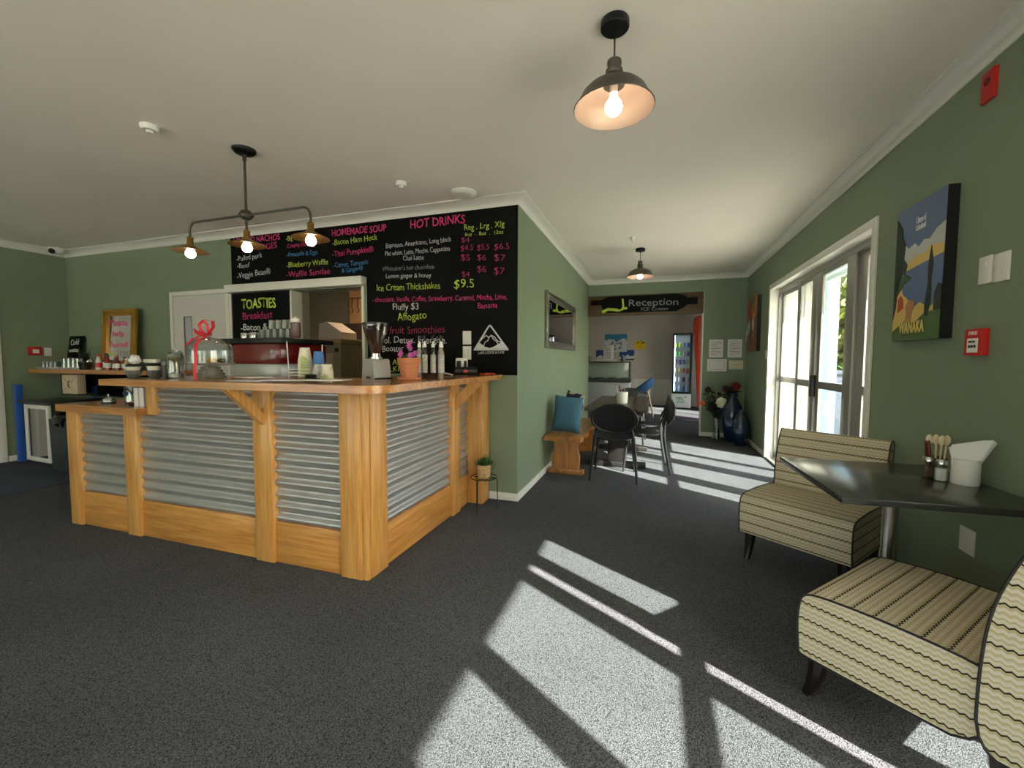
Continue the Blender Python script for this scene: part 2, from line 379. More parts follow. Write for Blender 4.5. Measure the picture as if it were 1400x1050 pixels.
def sliding_door(idx, y0, y1, top, splits, label_side):
    """four-panel aluminium sliding door set in the right wall, with timber reveal"""
    root = bpy.data.objects.new('door_%d' % idx, None); COL.objects.link(root); root['kind'] = 'structure'
    root.location = (XR, y0, 0)
    L = y1 - y0
    b = MB()   # architrave on the wall face + reveal lining
    a = .045
    b.box(-.016, 0, -a, .0, 0, top + a, .003); b.box(-.016, 0, L, L + a, 0, top + a, .003); b.box(-.016, 0, 0, L, top, top + a, .003)
    b.box(-.016, .10, 0, .02, 0, top); b.box(-.016, .10, L - .02, L, 0, top); b.box(-.016, .10, .02, L - .02, top - .02, top)
    b.build('architrave', M_white, root)
    b = MB(); b.box(.085, .16, .02, .055, 0, top - .02); b.box(.085, .16, L - .04, L - .02, 0, top - .02); b.box(.085, .16, .055, L - .04, top - .075, top - .02)
    b.box(-.005, .16, .02, L - .02, 0, .022); b.build('track_frame', M_alu, root)
    for k, sp_ in enumerate(splits):
        p0, p1, xo = sp_[:3]; fl_, fr_ = sp_[3:] if len(sp_) > 3 else (.055, .055)
        b = MB(); z1 = top - .07; fw = .055; x0, x1 = xo, xo + .03
        b.box(x0, x1, p0, p0 + fl_, .022, z1, .002); b.box(x0, x1, p1 - fr_, p1, .022, z1, .002)
        b.box(x0, x1, p0 + fl_, p1 - fr_, z1 - fw, z1); b.box(x0, x1, p0 + fl_, p1 - fr_, .022, .022 + .07); b.box(x0, x1, p0 + fl_, p1 - fr_, 1.03, 1.10)
        fr = b.build('sash', M_alu, root)
        g = MB(); g.box(x0 + .012, x0 + .018, p0 + fl_, p1 - fr_, .09, 1.03); g.box(x0 + .012, x0 + .018, p0 + fl_, p1 - fr_, 1.10, z1 - fw)
        g.build('pane', M_glass, fr)
        if k == label_side:
            h = MB(); h.box(x0 - .045, x0 - .002, p1 - .075, p1 - .025, .94, 1.16, .010); h.build('latch', M_blk, fr)
    return root
# door 1: panels measured from its near edge (y0)
sliding_door(1, D1[0], D1[1], D1[2], [(.05, .62, .125, .09, .20), (.54, 1.39, .09, .16, .14), (1.392, 2.0, .09, .14, .10), (1.92, 2.755, .125, .09, .04)], 1)
# door 2: throws the sunlight on the floor; frames stand where the mullion shadows fall
sliding_door(2, D2[0], D2[1], D2[2], [(2.10, 2.57, .11, .14, .05), (1.20, 2.035, .09, .11, .13), (.62, 1.20, .09), (.05, .68, .125)], 1)
struct(MB().box(XR + .10, XR + .12, D2[0] + 2.03, D2[0] + 2.11, 1.03, 1.10).box(XR + .10, XR + .12, D2[0] + 2.03, D2[0] + 2.11, 0, .09).build('trim_8', M_alu))
# windows in the wall behind the camera
for i, (a, c) in enumerate(WX):
    root = bpy.data.objects.new('window_%d' % (i + 1), None); COL.objects.link(root); root['kind'] = 'structure'; root.location = (a, YF, 0)
    L = c - a; b = MB(); z0, z1 = .25, 2.25
    for x in (0, L / 2 - .025, L - .05): b.box(x, x + .05, -.10, -.04, z0, z1)
    b.box(.05, L - .05, -.10, -.04, z0, z0 + .05); b.box(.05, L - .05, -.10, -.04, z1 - .05, z1); b.build('window_frame', M_white, root)
    g = MB(); g.box(.05, L - .05, -.075, -.07, z0 + .05, z1 - .05); g.build('pane', M_glass, root)
# door in the left wall (only its near jamb shows) and toilet door in the menu wall
root = bpy.data.objects.new('door_3', None); COL.objects.link(root); root['kind'] = 'structure'; root.location = (XL, 1.9, 0)
MB().box(0, .02, 0, .07, 0, 2.12, .003).box(0, .02, 1.05, 1.12, 0, 2.12, .003).box(0, .02, .07, 1.05, 2.05, 2.12, .003).build('architrave', M_white, root)
MB().box(0, .008, .07, 1.05, .005, 2.05).build('door_leaf', M_door, root)
root = bpy.data.objects.new('door_4', None); COL.objects.link(root); root['kind'] = 'structure'; root.location = (-5.64, YM, 0)
MB().box(0, .05, -.018, 0, 0, 2.11, .003).box(.93, .98, -.018, 0, 0, 2.11, .003).box(.05, .93, -.018, 0, 2.06, 2.11, .003).build('architrave', M_white, root)
lf = MB().box(.055, .24, -.011, 0, .005, 2.055).box(.36, .925, -.011, 0, .005, 2.055).box(.24, .36, -.011, 0, .005, 1.10).box(.24, .36, -.011, 0, 1.80, 2.055).build('door_leaf', M_door, root)
MB().box(.24, .36, -.006, -.002, 1.10, 1.80).build('pane', mat('pale_reflection_tint', (196, 206, 214), .08, metal=.5), lf)  # pale base colour stands in for a bright window reflection
MB().box(.232, .24, -.014, -.002, 1.09, 1.81).box(.36, .368, -.014, -.002, 1.09, 1.81).box(.24, .36, -.014, -.002, 1.80, 1.81).box(.24, .36, -.014, -.002, 1.09, 1.10).build('bead', mat('bead_brown', (110, 92, 84), .5), lf)
sg = MB().box(.46, .60, -.014, -.0105, 1.57, 1.65).box(.64, .70, -.014, -.0105, 1.57, 1.65).build('toilet_sign', mat('sign_silver', (190, 196, 204), .3, metal=.5), lf)
text_mesh('Toilets', 'lettering', M_ink, .53, .595, 1.585, 1.585, .025, -.0145, sg)
s_ = MB(); s_.sph((.49, -.0145, 1.625), .010, (1, .15, 1)); s_.prism([(.478, 1.575), (.502, 1.575), (.49, 1.615)], 'y', -.0155, -.0145)
s_.sph((.67, -.0145, 1.63), .008, (1, .15, 1)); s_.box(.66, .68, -.0155, -.0145, 1.585, 1.618); s_.build('pictogram', M_ink, sg)

# kitchen behind the hatch
b = MB(); b.box(-7.0, -1.3, 6.3, 6.4, 0, H); b.box(-7.1, -7.0, 4.5, 6.4, 0, H); b.box(-3.88, K0, YM + .12, 3.94, 0, H); b.box(-7.0, -3.88, 3.84, 3.94, 0, H)
struct(b.build('wall_kitchen', M_kit))
struct(MB().box(-7.1, -1.3, YM + .12, 6.4, -.1, 0).build('floor_kitchen', M_grey)); 
struct(MB().box(-7.1, XC - .12, YM + .12, 6.4, H - .25, H - .2).build('ceiling_kitchen', M_ceil))
struct(MB().box(K0, K0 + .02, YM - .01, YM + .13, KZ0, KZ1).box(K1 - .02, K1 + .005, YM - .012, YM + .13, KZ0, KZ1).build('trim_3', M_white))
# reception room beyond the doorway
struct(MB().box(-4, 2.76, 13.0, 13.1, 0, H).build('wall_reception', M_recw))
struct(MB().box(-4.1, -4, YB, 13.1, 0, H).build('wall_reception_left', M_recw))
b = MB(); b.box(2.6, 2.76, YB + .12, 9.2, 0, H); b.box(2.6, 2.76, 10.9, 13, 0, H); b.box(2.6, 2.76, 9.2, 10.9, 2.25, H); struct(b.build('wall_reception_right', M_recw))
struct(MB().box(1.602, 2.6, YB, YB + .12, 0, H).build('wall_reception_front', M_recw))
b = MB()
for k in range(52):
    x = -2.6 + k * .06; b.box(x, x + .052, 12.975, 13.0, .0, .72, .004)
b.box(-2.6, .52, 12.96, 13.0, .72, .75, .004); struct(b.build('trim_4', M_wpl))
b = MB(); b.box(2.64, 2.70, 9.2, 9.26, 0, 2.25); b.box(2.64, 2.70, 10.0, 10.08, 0, 2.25); b.box(2.64, 2.70, 10.84, 10.9, 0, 2.25); b.box(2.64, 2.70, 9.26, 10.84, 2.19, 2.25); b.box(2.64, 2.70, 9.26, 10.84, 1.0, 1.06)
w3 = struct(b.build('window_3', M_alu)); MB().box(2.665, 2.67, 9.26, 10.84, 0.02, 2.19).build('pane', M_glass, w3)
# outside: ground, eave with fascia, verandah posts
struct(MB().box(-14, 40, -30, 50, -.35, -.12).build('ground', mat('pale_paving', (186, 180, 170), .8, noise=.12, nscale=.8, bump=.2, bscale=8)))
tag(MB().box(7.6, 38, -8, 48, -.12, -.09).build('lawn', mat('lawn_green', (84, 106, 46), .9, noise=.3, nscale=2)), 'sunlit green lawn outside beyond the paving', 'lawn')
b = MB(); b.box(T, T + .86, YF - .2, YB + .1, 2.56, 2.60); b.box(T + .86, T + .90, YF - .2, YB + .1, 2.50, 2.75); b.box(T, T + .9, YF - .2, YB + .1, 2.75, 2.80)
struct(b.build('trim_5', mat('soffit_paint', (196, 206, 214), .6)))
M_bpost = mat('pale_blue_post', (104, 132, 156), .6)
tag(MB().box(2.49, 2.67, 7.82, 8.02, -.12, 3.2, .01).build('verandah_post', M_bpost), 'pale blue square post standing outside, seen through the sliding door', 'post')
b = MB(); b.box(2.9, 4.6, 9.6, 9.7, -.12, 1.05, .01); b.box(2.85, 4.65, 9.55, 9.75, 1.05, 1.12, .01)
tag(MB().box(3.15, 3.55, 11.4, 12.4, -.12, 3.4, .01).build('garden_shed', mat('grey_green_boards', (78, 84, 78), .7)), 'tall grey-green shed wall outside, seen through the middle door panel', 'shed')
tag(b.build('low_garden_wall', mat('slate_blue_paint', (70, 80, 94), .7)), 'low slate-blue wall outside behind the pale post', 'wall')
def foliage(name, label, c, rx, ry, rz_, n, size, m, trunk=None, seed=1):
    rnd = random.Random(seed); t = thing(name, label, 'tree' if trunk else 'shrub', (c[0], c[1], -.1))
    b = MB()
    for i in range(n):
        th = rnd.uniform(0, 2 * math.pi); ph = math.acos(rnd.uniform(-1, 1)); q = rnd.uniform(.55, 1) * (1 + .18 * math.sin(5 * th) * math.sin(3 * ph))
        p = Vector((rx * q * math.sin(ph) * math.cos(th), ry * q * math.sin(ph) * math.sin(th), c[2] + rz_ * q * math.cos(ph)))
        a = Vector((rnd.uniform(-1, 1), rnd.uniform(-1, 1), rnd.uniform(-1, 1))).normalized(); d = a.orthogonal().normalized() * size * rnd.uniform(.6, 1.3); e_ = a.cross(d)
        b.f([b.v(p - d), b.v(p + e_ * .5), b.v(p + d), b.v(p - e_ * .5)])
    b.build('foliage', m, t)
    if trunk: MB().cyl((0, 0, 0), (0, 0, c[2]), trunk, trunk * .6).build('trunk', M_brown, t)
foliage('tree', 'yellow-green leafy tree outside, beyond the pale blue post', (5.6, 15.6, 1.9), 1.7, 1.8, 1.9, 5200, .17, M_leafy, .16, 3)
foliage('tree', 'autumn-tinted tree outside, seen through the far door panel', (3.2, 22.0, 2.4), 1.6, 2.0, 1.8, 1500, .18, mat('autumn_leaf', (112, 84, 44), .6, noise=.35, nscale=3), .15, 4)
foliage('shrub', 'green shrub outside, near the foot of the yellow-green tree', (4.9, 12.9, .5), 1.0, .9, .75, 900, .10, M_leaf, None, 5)
for i, (x, y) in enumerate([(-9, -14), (-4, -17), (2, -15), (7, -13)]):
    foliage('tree', ['wide', 'tall', 'round', 'small'][i] + ' green tree outside behind the viewer, seen in the gilt mirror', (x, y, 3.2), 2.6, 2.6, 2.4, 1200, .22, M_leaf, .2, 20 + i)

# ------------------------------------------------------------------ serving counter
def corr(b, u0, u1, z0, z1, d, ax, sgn, pitch=.076, amp=.0105):
    """corrugated sheet, ridges horizontal. ax 'y': sheet faces -Y, u = x. ax 'x': faces +X, u = y"""
    n = int((z1 - z0) / pitch * 14); A = []; B = []
    for i in range(n + 1):
        z = z0 + (z1 - z0) * i / n; q = d + sgn * amp * math.sin(2 * math.pi * (z - .27) / pitch)
        def P(u, q): return (u, q, z) if ax == 'y' else (q, u, z)
        A.append((b.v(P(u0, q)), b.v(P(u1, q)))); B.append((b.v(P(u0, q - sgn * .0015)), b.v(P(u1, q - sgn * .0015))))
    for i in range(n):
        b.f([A[i][0], A[i][1], A[i + 1][1], A[i + 1][0]]); b.f([B[i][0], B[i + 1][0], B[i + 1][1], B[i][1]])
        b.f([A[i][0], A[i + 1][0], B[i + 1][0], B[i][0]]); b.f([A[i][1], B[i][1], B[i + 1][1], A[i + 1][1]])
CT = thing('serving_counter', 'L-shaped cafe counter clad in corrugated iron between honey-coloured timber posts', 'counter', (-1.58, 2.06, 0))
def cpart(bm, name, m): return bm.build(name, m, CT)
OX, OY = -1.58, 2.06
FY = 2.04 - OY         # front face of posts
TZ = 1.123
def lbox(x0, x1, y0, y1, z0, z1, bev=.004): return MB().box(x0 - OX, x1 - OX, y0 - OY, y1 - OY, z0, z1, bev)
posts = [(-4.34, -4.21, .895), (-3.67, -3.53, .895), (-2.42, -2.27, TZ), ]
for x0, x1, z in posts: cpart(lbox(x0, x1, 2.035, 2.115, 0, z), 'post', M_post)
cpart(lbox(-1.75, -1.60, 2.035, 2.10, 0, TZ), 'post', M_post)                       # corner, front board
cpart(lbox(-1.605, -1.56, 2.04, 2.075, 0, TZ, .008), 'corner_bead', M_post)
cpart(lbox(-1.62, -1.56, 2.078, 2.24, 0, TZ), 'post', M_post)                        # corner, side board
cpart(lbox(-3.43, -3.335, 2.045, 2.115, .90, TZ), 'post', M_post)
cpart(lbox(-1.62, -1.555, 3.14, 3.28, 0, TZ), 'post', M_post)
cpart(lbox(-1.64, -1.44, 3.50, 3.672, 0, TZ), 'post', M_post)
for x0, x1 in ((-4.21, -3.67), (-3.53, -2.42), (-2.27, -1.75)):
    cpart(lbox(x0, x1, 2.055, 2.085, 0, .265), 'kickboard', M_plank)
for y0, y1 in ((2.24, 3.14), (3.28, 3.50)):
    cpart(lbox(-1.61, -1.58, y0, y1, 0, .265), 'kickboard', M_planky)
def cor(u0, u1, z0, z1, ax):
    b = MB()
    if ax == 'y': corr(b, u0 - OX, u1 - OX, z0, z1, 2.068 - OY, 'y', -1)
    else: corr(b, u0 - OY, u1 - OY, z0, z1, -1.592 - OX, 'x', 1)
    cpart(b, 'corrugated_panel', M_iron)
cor(-4.23, -3.65, .255, .895, 'y'); cor(-3.54, -3.33, .255, .895, 'y'); cor(-3.36, -2.41, .255, TZ, 'y'); cor(-2.28, -1.74, .255, TZ, 'y')
cor(2.23, 3.15, .255, TZ, 'x'); cor(3.27, 3.51, .255, TZ, 'x')
b = lbox(-4.30, -1.66, 2.105, 2.125, 0.02, .89, 0)      # inner carcass boards behind the iron
b.box(-3.34 - OX, -1.66 - OX, 2.105 - OY, 2.125 - OY, .89, TZ); b.box(-1.65 - OX, -1.63 - OX, 2.13 - OY, 3.66 - OY, .02, TZ)
b.box(-4.34 - OX, -4.32 - OX, 2.125 - OY, 2.62 - OY, 0, .89)
cpart(b, 'backing_board', mat('dark_carcass', (60, 48, 36), .7))
# brackets under the overhang
def bracket(ax, at, b0, sg_):
    b = MB()
    if ax == 'y':   # projects to -Y from front post
        pl = [(2.035 - OY, .885), (2.035 - OY, .955), (1.885 - OY, 1.123), (1.79 - OY, 1.123)]; b.prism(pl, 'x', at - .022 - OX, at + .022 - OX)
    else:
        pl = [(-1.555 - OX, .885), (-1.555 - OX, .985), (-1.42 - OX, 1.123), (-1.315 - OX, 1.123)]; b.prism(pl, 'y', at - .022 - OY, at + .022 - OY)
    cpart(b, 'bracket', M_post)
bracket('y', -2.34, 0, 0); bracket('x', 3.21, 0, 0)
# upper countertop (L with rounded outer corner) and lower one
def slab(pts, z0, z1, name, label, cat, m, bev=.012):
    b = MB(); b.prism(pts, 'z', z0, z1)
    es = [e for e in b.bm.edges if e.calc_face_angle(0) > .6]
    bmesh.ops.bevel(b.bm, geom=es, offset=bev, segments=3, affect='EDGES', profile=.5)
    return tag(b.build(name, m), label, cat)
arc = [(-1.31 - .16 + .16 * math.cos(t), 1.80 + .16 + .16 * math.sin(t)) for t in [R(-90 + 90 * k / 8) for k in range(9)]]
CTOP = slab([(-3.47, 1.80)] + arc + [(-1.31, 3.66), (-2.0, 3.66), (-2.0, 2.60), (-3.44, 2.60)], TZ + .001, 1.165, 'countertop', 'varnished timber upper countertop with rounded corner, over the corrugated iron', 'countertop', M_top, .01)
slab([(-4.36, 1.985), (-3.432, 1.985), (-3.432, 2.62), (-4.36, 2.62)], .897, .95, 'countertop', 'lower varnished timber countertop at the left end, holding the bell', 'countertop', M_top, .008)
# back bench inside the counter that carries the espresso machine
b = MB(); b.box(-3.9, -2.1, 2.72, 3.35, 0, 1.06, .01); tag(b.build('back_bench', M_steelr), 'steel back bench behind the counter, under the espresso machine', 'bench')

# ------------------------------------------------------------------ menu board
mb = MB(); Y0, Y1 = YM - .008, YM
mb.box(-4.61, -2.83, Y0, Y1, 2.135, H - .078); mb.box(-2.775, XC - .0, Y0, Y1, 1.16, H - .078); mb.box(-2.83, -2.775, Y0, Y1, 2.135, H - .078)
MENU = mb.build('menu_board', M_black); tag(MENU, 'large black wall menu board lettered in pink, lime, blue and white chalk', 'menu board')
LINES = [
('LOADED NACHOS',-4.563,2.602,-3.888,2.595,0.065,'P'),('& WEDGES',-4.406,2.505,-3.928,2.512,0.064,'P'),('-Pulled pork',-4.523,2.406,-4.143,2.424,0.057,'W'),
('-Beef',-4.521,2.329,-4.332,2.330,0.053,'W'),('-Veggie Bean®',-4.523,2.212,-4.032,2.239,0.065,'W'),('-Big Breakfast',-3.800,2.576,-3.468,2.578,0.054,'Y'),
('-Creamy Mushrooms',-3.798,2.498,-3.346,2.500,0.046,'P'),('-Avocado & Eggs',-3.800,2.405,-3.381,2.405,0.047,'B'),('-Blueberry Waffle',-3.803,2.289,-3.251,2.290,0.058,'Y'),
('-Waffle Sundae',-3.810,2.185,-3.227,2.193,0.062,'P'),('HOMEMADE SOUP',-3.192,2.572,-2.534,2.566,0.067,'P'),('-Bacon Ham Hock',-3.187,2.478,-2.640,2.490,0.059,'Y'),
('-Thai Pumpkin®',-3.193,2.361,-2.690,2.376,0.060,'P'),('-Carrot, Turmeric',-3.181,2.249,-2.751,2.257,0.052,'B'),('& Ginger®',-3.078,2.189,-2.817,2.203,0.048,'B'),
('HOT DRINKS',-2.264,2.565,-1.686,2.565,0.079,'P'),('Reg . Lrg . Xlg',-1.695,2.496,-1.298,2.492,0.053,'Y'),('6oz  .  8oz  .  12oz',-1.687,2.441,-1.309,2.433,0.033,'Y'),
('Espresso, Americano, Long black',-2.542,2.400,-1.829,2.406,0.046,'W'),('Flat white, Latte, Mocha, Cappucino',-2.553,2.324,-1.842,2.323,0.046,'W'),('Chai Latte',-2.349,2.266,-2.121,2.261,0.046,'W'),
("Whittaker's hot chocolate",-2.588,2.179,-2.007,2.167,0.043,'G'),('Lemon ginger & honey',-2.547,2.107,-2.041,2.087,0.043,'W'),('$4',-1.725,2.387,-1.640,2.385,0.047,'R'),
('$4.5',-1.729,2.313,-1.608,2.308,0.053,'R'),('$5.5',-1.564,2.305,-1.449,2.299,0.053,'R'),('$6.5',-1.397,2.297,-1.254,2.293,0.055,'R'),('$5',-1.730,2.223,-1.637,2.219,0.057,'R'),
('$6',-1.565,2.212,-1.477,2.208,0.056,'R'),('$7',-1.399,2.196,-1.293,2.188,0.062,'R'),('$6',-1.565,2.106,-1.477,2.100,0.060,'R'),('$7',-1.401,2.076,-1.300,2.069,0.065,'R'),('$4',-1.719,2.072,-1.640,2.069,0.050,'R'),
('Ice Cream Thickshakes',-2.654,1.985,-1.946,1.975,0.065,'Y'),('$9.5',-1.800,1.973,-1.599,1.966,0.081,'Y'),
('- chocolate, Vanilla, Coffee, Strawberry, Caramel, Mocha, Lime,',-2.711,1.876,-1.271,1.846,0.050,'P'),('Banana',-1.559,1.775,-1.368,1.774,0.050,'P'),
('Fluffy $3',-2.472,1.788,-2.185,1.786,0.065,'W'),('Affogato',-2.418,1.680,-2.095,1.695,0.075,'Y'),('Real fruit Smoothies',-2.700,1.554,-1.902,1.556,0.074,'R'),
('Cool. Detox. Energise.',-2.687,1.465,-1.882,1.458,0.066,'W'),('Booster',-2.597,1.377,-2.350,1.383,0.062,'W'),('Vegan Almond',-2.740,1.245,-2.192,1.250,0.056,'Y'),
('from LKR',-2.710,1.178,-2.375,1.180,0.055,'Y'),('LAKE LODGE & CAFE',-1.554,1.352,-1.298,1.358,0.024,'W')]
for t, x0, z0, x1, z1, h, c in LINES:
    text_mesh(t, 'lettering', CHALK[c], x0, x1, z0, z1, h, Y0, MENU, jit=.05, bold=.010 if h > .064 and c == 'P' else (-.012 if c == 'R' else -.006))
def strokes(b, pts, wd, y, thick=.0015):
    for (a, c), (d, e) in zip(pts[:-1], pts[1:]):
        v = Vector((d - a, e - c)); n = Vector((-v.y, v.x)).normalized() * wd / 2; u = v.normalized() * wd * .35
        b.prism([(a - n.x - u.x, c - n.y - u.y), (d - n.x + u.x, e - n.y + u.y), (d + n.x + u.x, e + n.y + u.y), (a + n.x - u.x, c + n.y - u.y)], 'y', y - thick, y)
b = MB()
strokes(b, [(-1.44, 1.615), (-1.455, 1.60), (-1.595, 1.393), (-1.262, 1.393), (-1.432, 1.612)], .014, Y0)
b.prism([(-1.59, 1.395), (-1.27, 1.395), (-1.325, 1.462), (-1.40, 1.42), (-1.44, 1.408), (-1.49, 1.42), (-1.545, 1.462)], 'y', Y0 - .0015, Y0)
strokes(b, [(-1.545, 1.462), (-1.51, 1.50), (-1.475, 1.525), (-1.45, 1.505), (-1.425, 1.525), (-1.395, 1.51), (-1.36, 1.47), (-1.325, 1.462)], .008, Y0)
strokes(b, [(-1.50, 1.43), (-1.485, 1.465), (-1.46, 1.475), (-1.45, 1.50)], .007, Y0); strokes(b, [(-1.425, 1.52), (-1.40, 1.485), (-1.375, 1.47), (-1.36, 1.445)], .007, Y0)
b.build('mountain_logo', CHALK['W'], MENU)
# toasties panel and white timber hood over hatch
TO = thing('toasties_board', 'black chalkboard panel reading TOASTIES, beside the serving hatch', 'chalkboard', (-4.19, YM, 1.0))
MB().box(-.43, .43, -.008, 0, -.05, 1.045).build('panel', M_black, TO)
MB().box(-.455, -.43, -.02, 0, -.1, 1.045).build('frame', M_white, TO); MB().box(.43, .455, -.02, 0, -.1, 1.045).build('frame', M_white, TO)
for t, x0, z0, x1, z1, h, c in [("TOASTIES",-4.472,1.872,-3.970,1.873,0.107,'Y'),("Breakfast",-4.458,1.748,-4.019,1.754,0.082,'R'),("-Bacon & Avo",-4.494,1.624,-3.893,1.624,0.075,'W')]:
    text_mesh(t, 'lettering', CHALK[c], x0 + 4.19, x1 + 4.19, z0 - 1.0, z1 - 1.0, h, -.008, TO, jit=.05, bold=.02 if c == 'Y' else 0)
struct(MB().box(-4.62, -2.775, YM - .10, YM - .009, 2.045, 2.13, .004).build('trim_6', M_white))

# switches and plates on the menu board and walls
def plate(name, label, c, sz, ax, cat='switch', m=M_wpl, rockers=1, group=None):
    t = thing(name, label, cat, c, 0, group); w2, h2, d = sz[0] / 2, sz[1] / 2, sz[2]
    def bx(a0, a1, z0, z1, d0, d1, bev=.002):
        return MB().box(a0, a1, -d1, -d0, z0, z1, bev) if ax == 'y' else (MB().box(-d1, -d0, a0, a1, z0, z1, bev) if ax == 'x' else MB().box(d0, d1, a0, a1, z0, z1, bev))
    bx(-w2, w2, -h2, h2, 0, d).build('plate', m, t)
    for k in range(rockers):
        z = h2 * .45 * (1 if rockers == 1 else (1 - 2 * k)); bx(-w2 * .25, w2 * .25, z * .9 - h2 * .18, z * .9 + h2 * .18, d, d + .003, .001).build('rocker', m, t)
    return t
plate('wall_socket', 'upper white socket plate on the black menu board', (-1.667, Y0, 1.505), (.085, .125, .008), 'y', 'socket', rockers=2)
plate('wall_socket', 'lower white socket plate on the menu board with a charger plugged in', (-1.667, Y0, 1.365), (.085, .125, .008), 'y', 'socket', rockers=2)
plate('light_switch', 'left-hand white switch plate above the fire call point', (XR, 2.57, 1.72), (.08, .125, .01), 'x', rockers=1)
plate('light_switch', 'right-hand white switch plate above the fire call point', (XR, 2.475, 1.715), (.085, .125, .01), 'x', rockers=2)
plate('wall_socket', 'white socket plate low on the wall under the square table', (XR, 2.58, .445), (.10, .12, .008), 'x', 'socket', rockers=0)
plate('light_switch', 'white switch beside the sliding door architrave', (XR, 6.57, 1.385), (.075, .115, .01), 'x', rockers=1)
plate('thermostat', 'small white wall control left of the colourful canvas', (XR, 7.78, 1.70), (.08, .18, .03), 'x', 'thermostat', rockers=0)
fc = plate('fire_call_point', 'red square FIRE call point under the two switches', (XR, 2.585, 1.39), (.115, .125, .028), 'x', 'fire alarm', M_sred, rockers=0)
MB().box(-.030, -.028, -.035, .035, -.048, .018).build('label_panel', M_paper, fc)
text_mesh('FIRE', 'lettering', M_paper, .028, -.028, .034, .034, .017, -.0282, fc, plane='x', bold=.01)
text_mesh('BREAK', 'lettering', M_ink, .022, -.022, -.002, -.002, .010, -.0302, fc, plane='x'); b = MB()
for k in range(3): b.box(-.0312, -.030, -.024 + k * .018, -.012 + k * .018, -.026, -.014)
b.build('pictogram', M_ink, fc)
fb = plate('fire_sounder', 'red alarm sounder high on the wall just below the cornice', (XR, 2.62, 2.565), (.085, .135, .016), 'x', 'fire alarm', M_sred, rockers=0)
hn = MB().lathe([(0, 0), (.018, 0), (.018, .004), (0, .005)], (0, 0, 0), 20).build('horn', mat('dark_red', (110, 14, 14), .5), fb)
hn.rotation_euler = (0, R(-90), 0); hn.location = (-.016, 0, .02)
fl = plate('fire_call_point', 'red call point on the dark left wall above the shelf', (XL, 3.32, 1.395), (.12, .11, .04), 'X', 'fire alarm', M_sred, rockers=0)
MB().box(.04, .042, -.03, .03, -.03, .02).build('label_panel', M_paper, fl)
plate('light_switch', 'white switch plate right of the red call point on the left wall', (XL, 3.45, 1.385), (.075, .11, .01), 'X', rockers=1)

# ------------------------------------------------------------------ pendant lamps
def dome_pendant(loc, label):
    t = thing('pendant_lamp', label, 'lamp', loc)      # origin on the ceiling
    MB().lathe([(0, 0), (.058, 0), (.06, -.004), (.06, -.03), (.056, -.034), (0, -.034)]).build('canopy', M_blkm, t)
    MB().cyl((0, 0, -.034), (0, 0, -.16), .0035).cyl((0, 0, -.034), (0, 0, -.055), .007).build('cord', M_blk, t)
    MB().lathe([(0, -.155), (.02, -.157), (.03, -.165), (.031, -.18), (.027, -.19), (.028, -.197), (.036, -.203), (.037, -.215), (.033, -.222), (.036, -.23), (.038, -.262), (.045, -.268), (0, -.268)]).build('lamp_holder', M_pew, t)
    out = [(.040, -.262), (.085, -.268), (.115, -.282), (.135, -.302), (.150, -.330), (.168, -.358), (.172, -.362)]
    sh = MB().lathe(out + [(.170, -.365)] ).build('shade', M_pew, t)
    MB().lathe([(.169, -.3645), (.164, -.357), (.146, -.331), (.131, -.304), (.112, -.286), (.084, -.272), (.040, -.266)]).build('shade_lining', M_pewin, sh)
    MB().cyl((0, 0, -.266), (0, 0, -.30), .017).build('bulb_socket', M_wpl, t)
    MB().lathe([(0, -.392), (.02, -.388), (.034, -.372), (.037, -.355), (.032, -.338), (.018, -.318), (.014, -.30), (0, -.30)]).build('bulb', M_bulb, t)
    return t
PL = dome_pendant((-.19, 1.95, H), 'large pewter dome pendant hanging nearest to the viewer on a black cord')
copy_tree(PL, (-.2, 5.87, H), 0, 'pewter dome pendant farther off, hanging in front of the reception doorway')
t = thing('bar_pendant', 'three-armed pewter ceiling light with brass cone shades above the counter', 'lamp', (-2.73, 2.30, H))
MB().lathe([(0, 0), (.075, 0), (.075, -.008), (.062, -.026), (.03, -.036), (0, -.036)]).build('canopy', M_blkm, t)
MB().cyl((0, 0, -.03), (0, 0, -.42), .0085).cyl((0, 0, -.03), (0, 0, -.075), .013).build('stem', M_pew, t)
MB().sph((0, 0, -.445), .045, (1, 1, .8)).lathe([(.046, -.45), (.05, -.445), (.046, -.44)]).build('hub', M_pew, t)
for sx in (-1, 0, 1):
    if sx:
        pts = [(0, 0, -.445), (sx * .25, 0, -.445), (sx * .50, 0, -.445)] + [(sx * (.50 + .06 * math.sin(a)), 0, -.445 - .06 * (1 - math.cos(a))) for a in [R(k) for k in (15, 30, 45, 60, 75, 90)]] + [(sx * .56, 0, -.56)]
    else: pts = [(0, 0, -.445), (0, 0, -.5), (0, 0, -.56)]
    MB().tube(pts, .0085).build('arm', M_pew, t)
    x = sx * .56
    sh = MB().lathe([(0, -.545), (.014, -.547), (.022, -.555), (.022, -.563), (.018, -.567), (.021, -.574), (.021, -.60), (.03, -.606), (.032, -.614), (.115, -.650), (.118, -.654), (.114, -.654), (.03, -.620), (0, -.62)], (x, 0, 0)).build('shade', M_brass, t)
    MB().lathe([(0, -.702), (.018, -.699), (.031, -.684), (.034, -.668), (.028, -.650), (.017, -.632), (.014, -.62), (0, -.62)], (x, 0, 0)).build('bulb', M_bulb, sh)

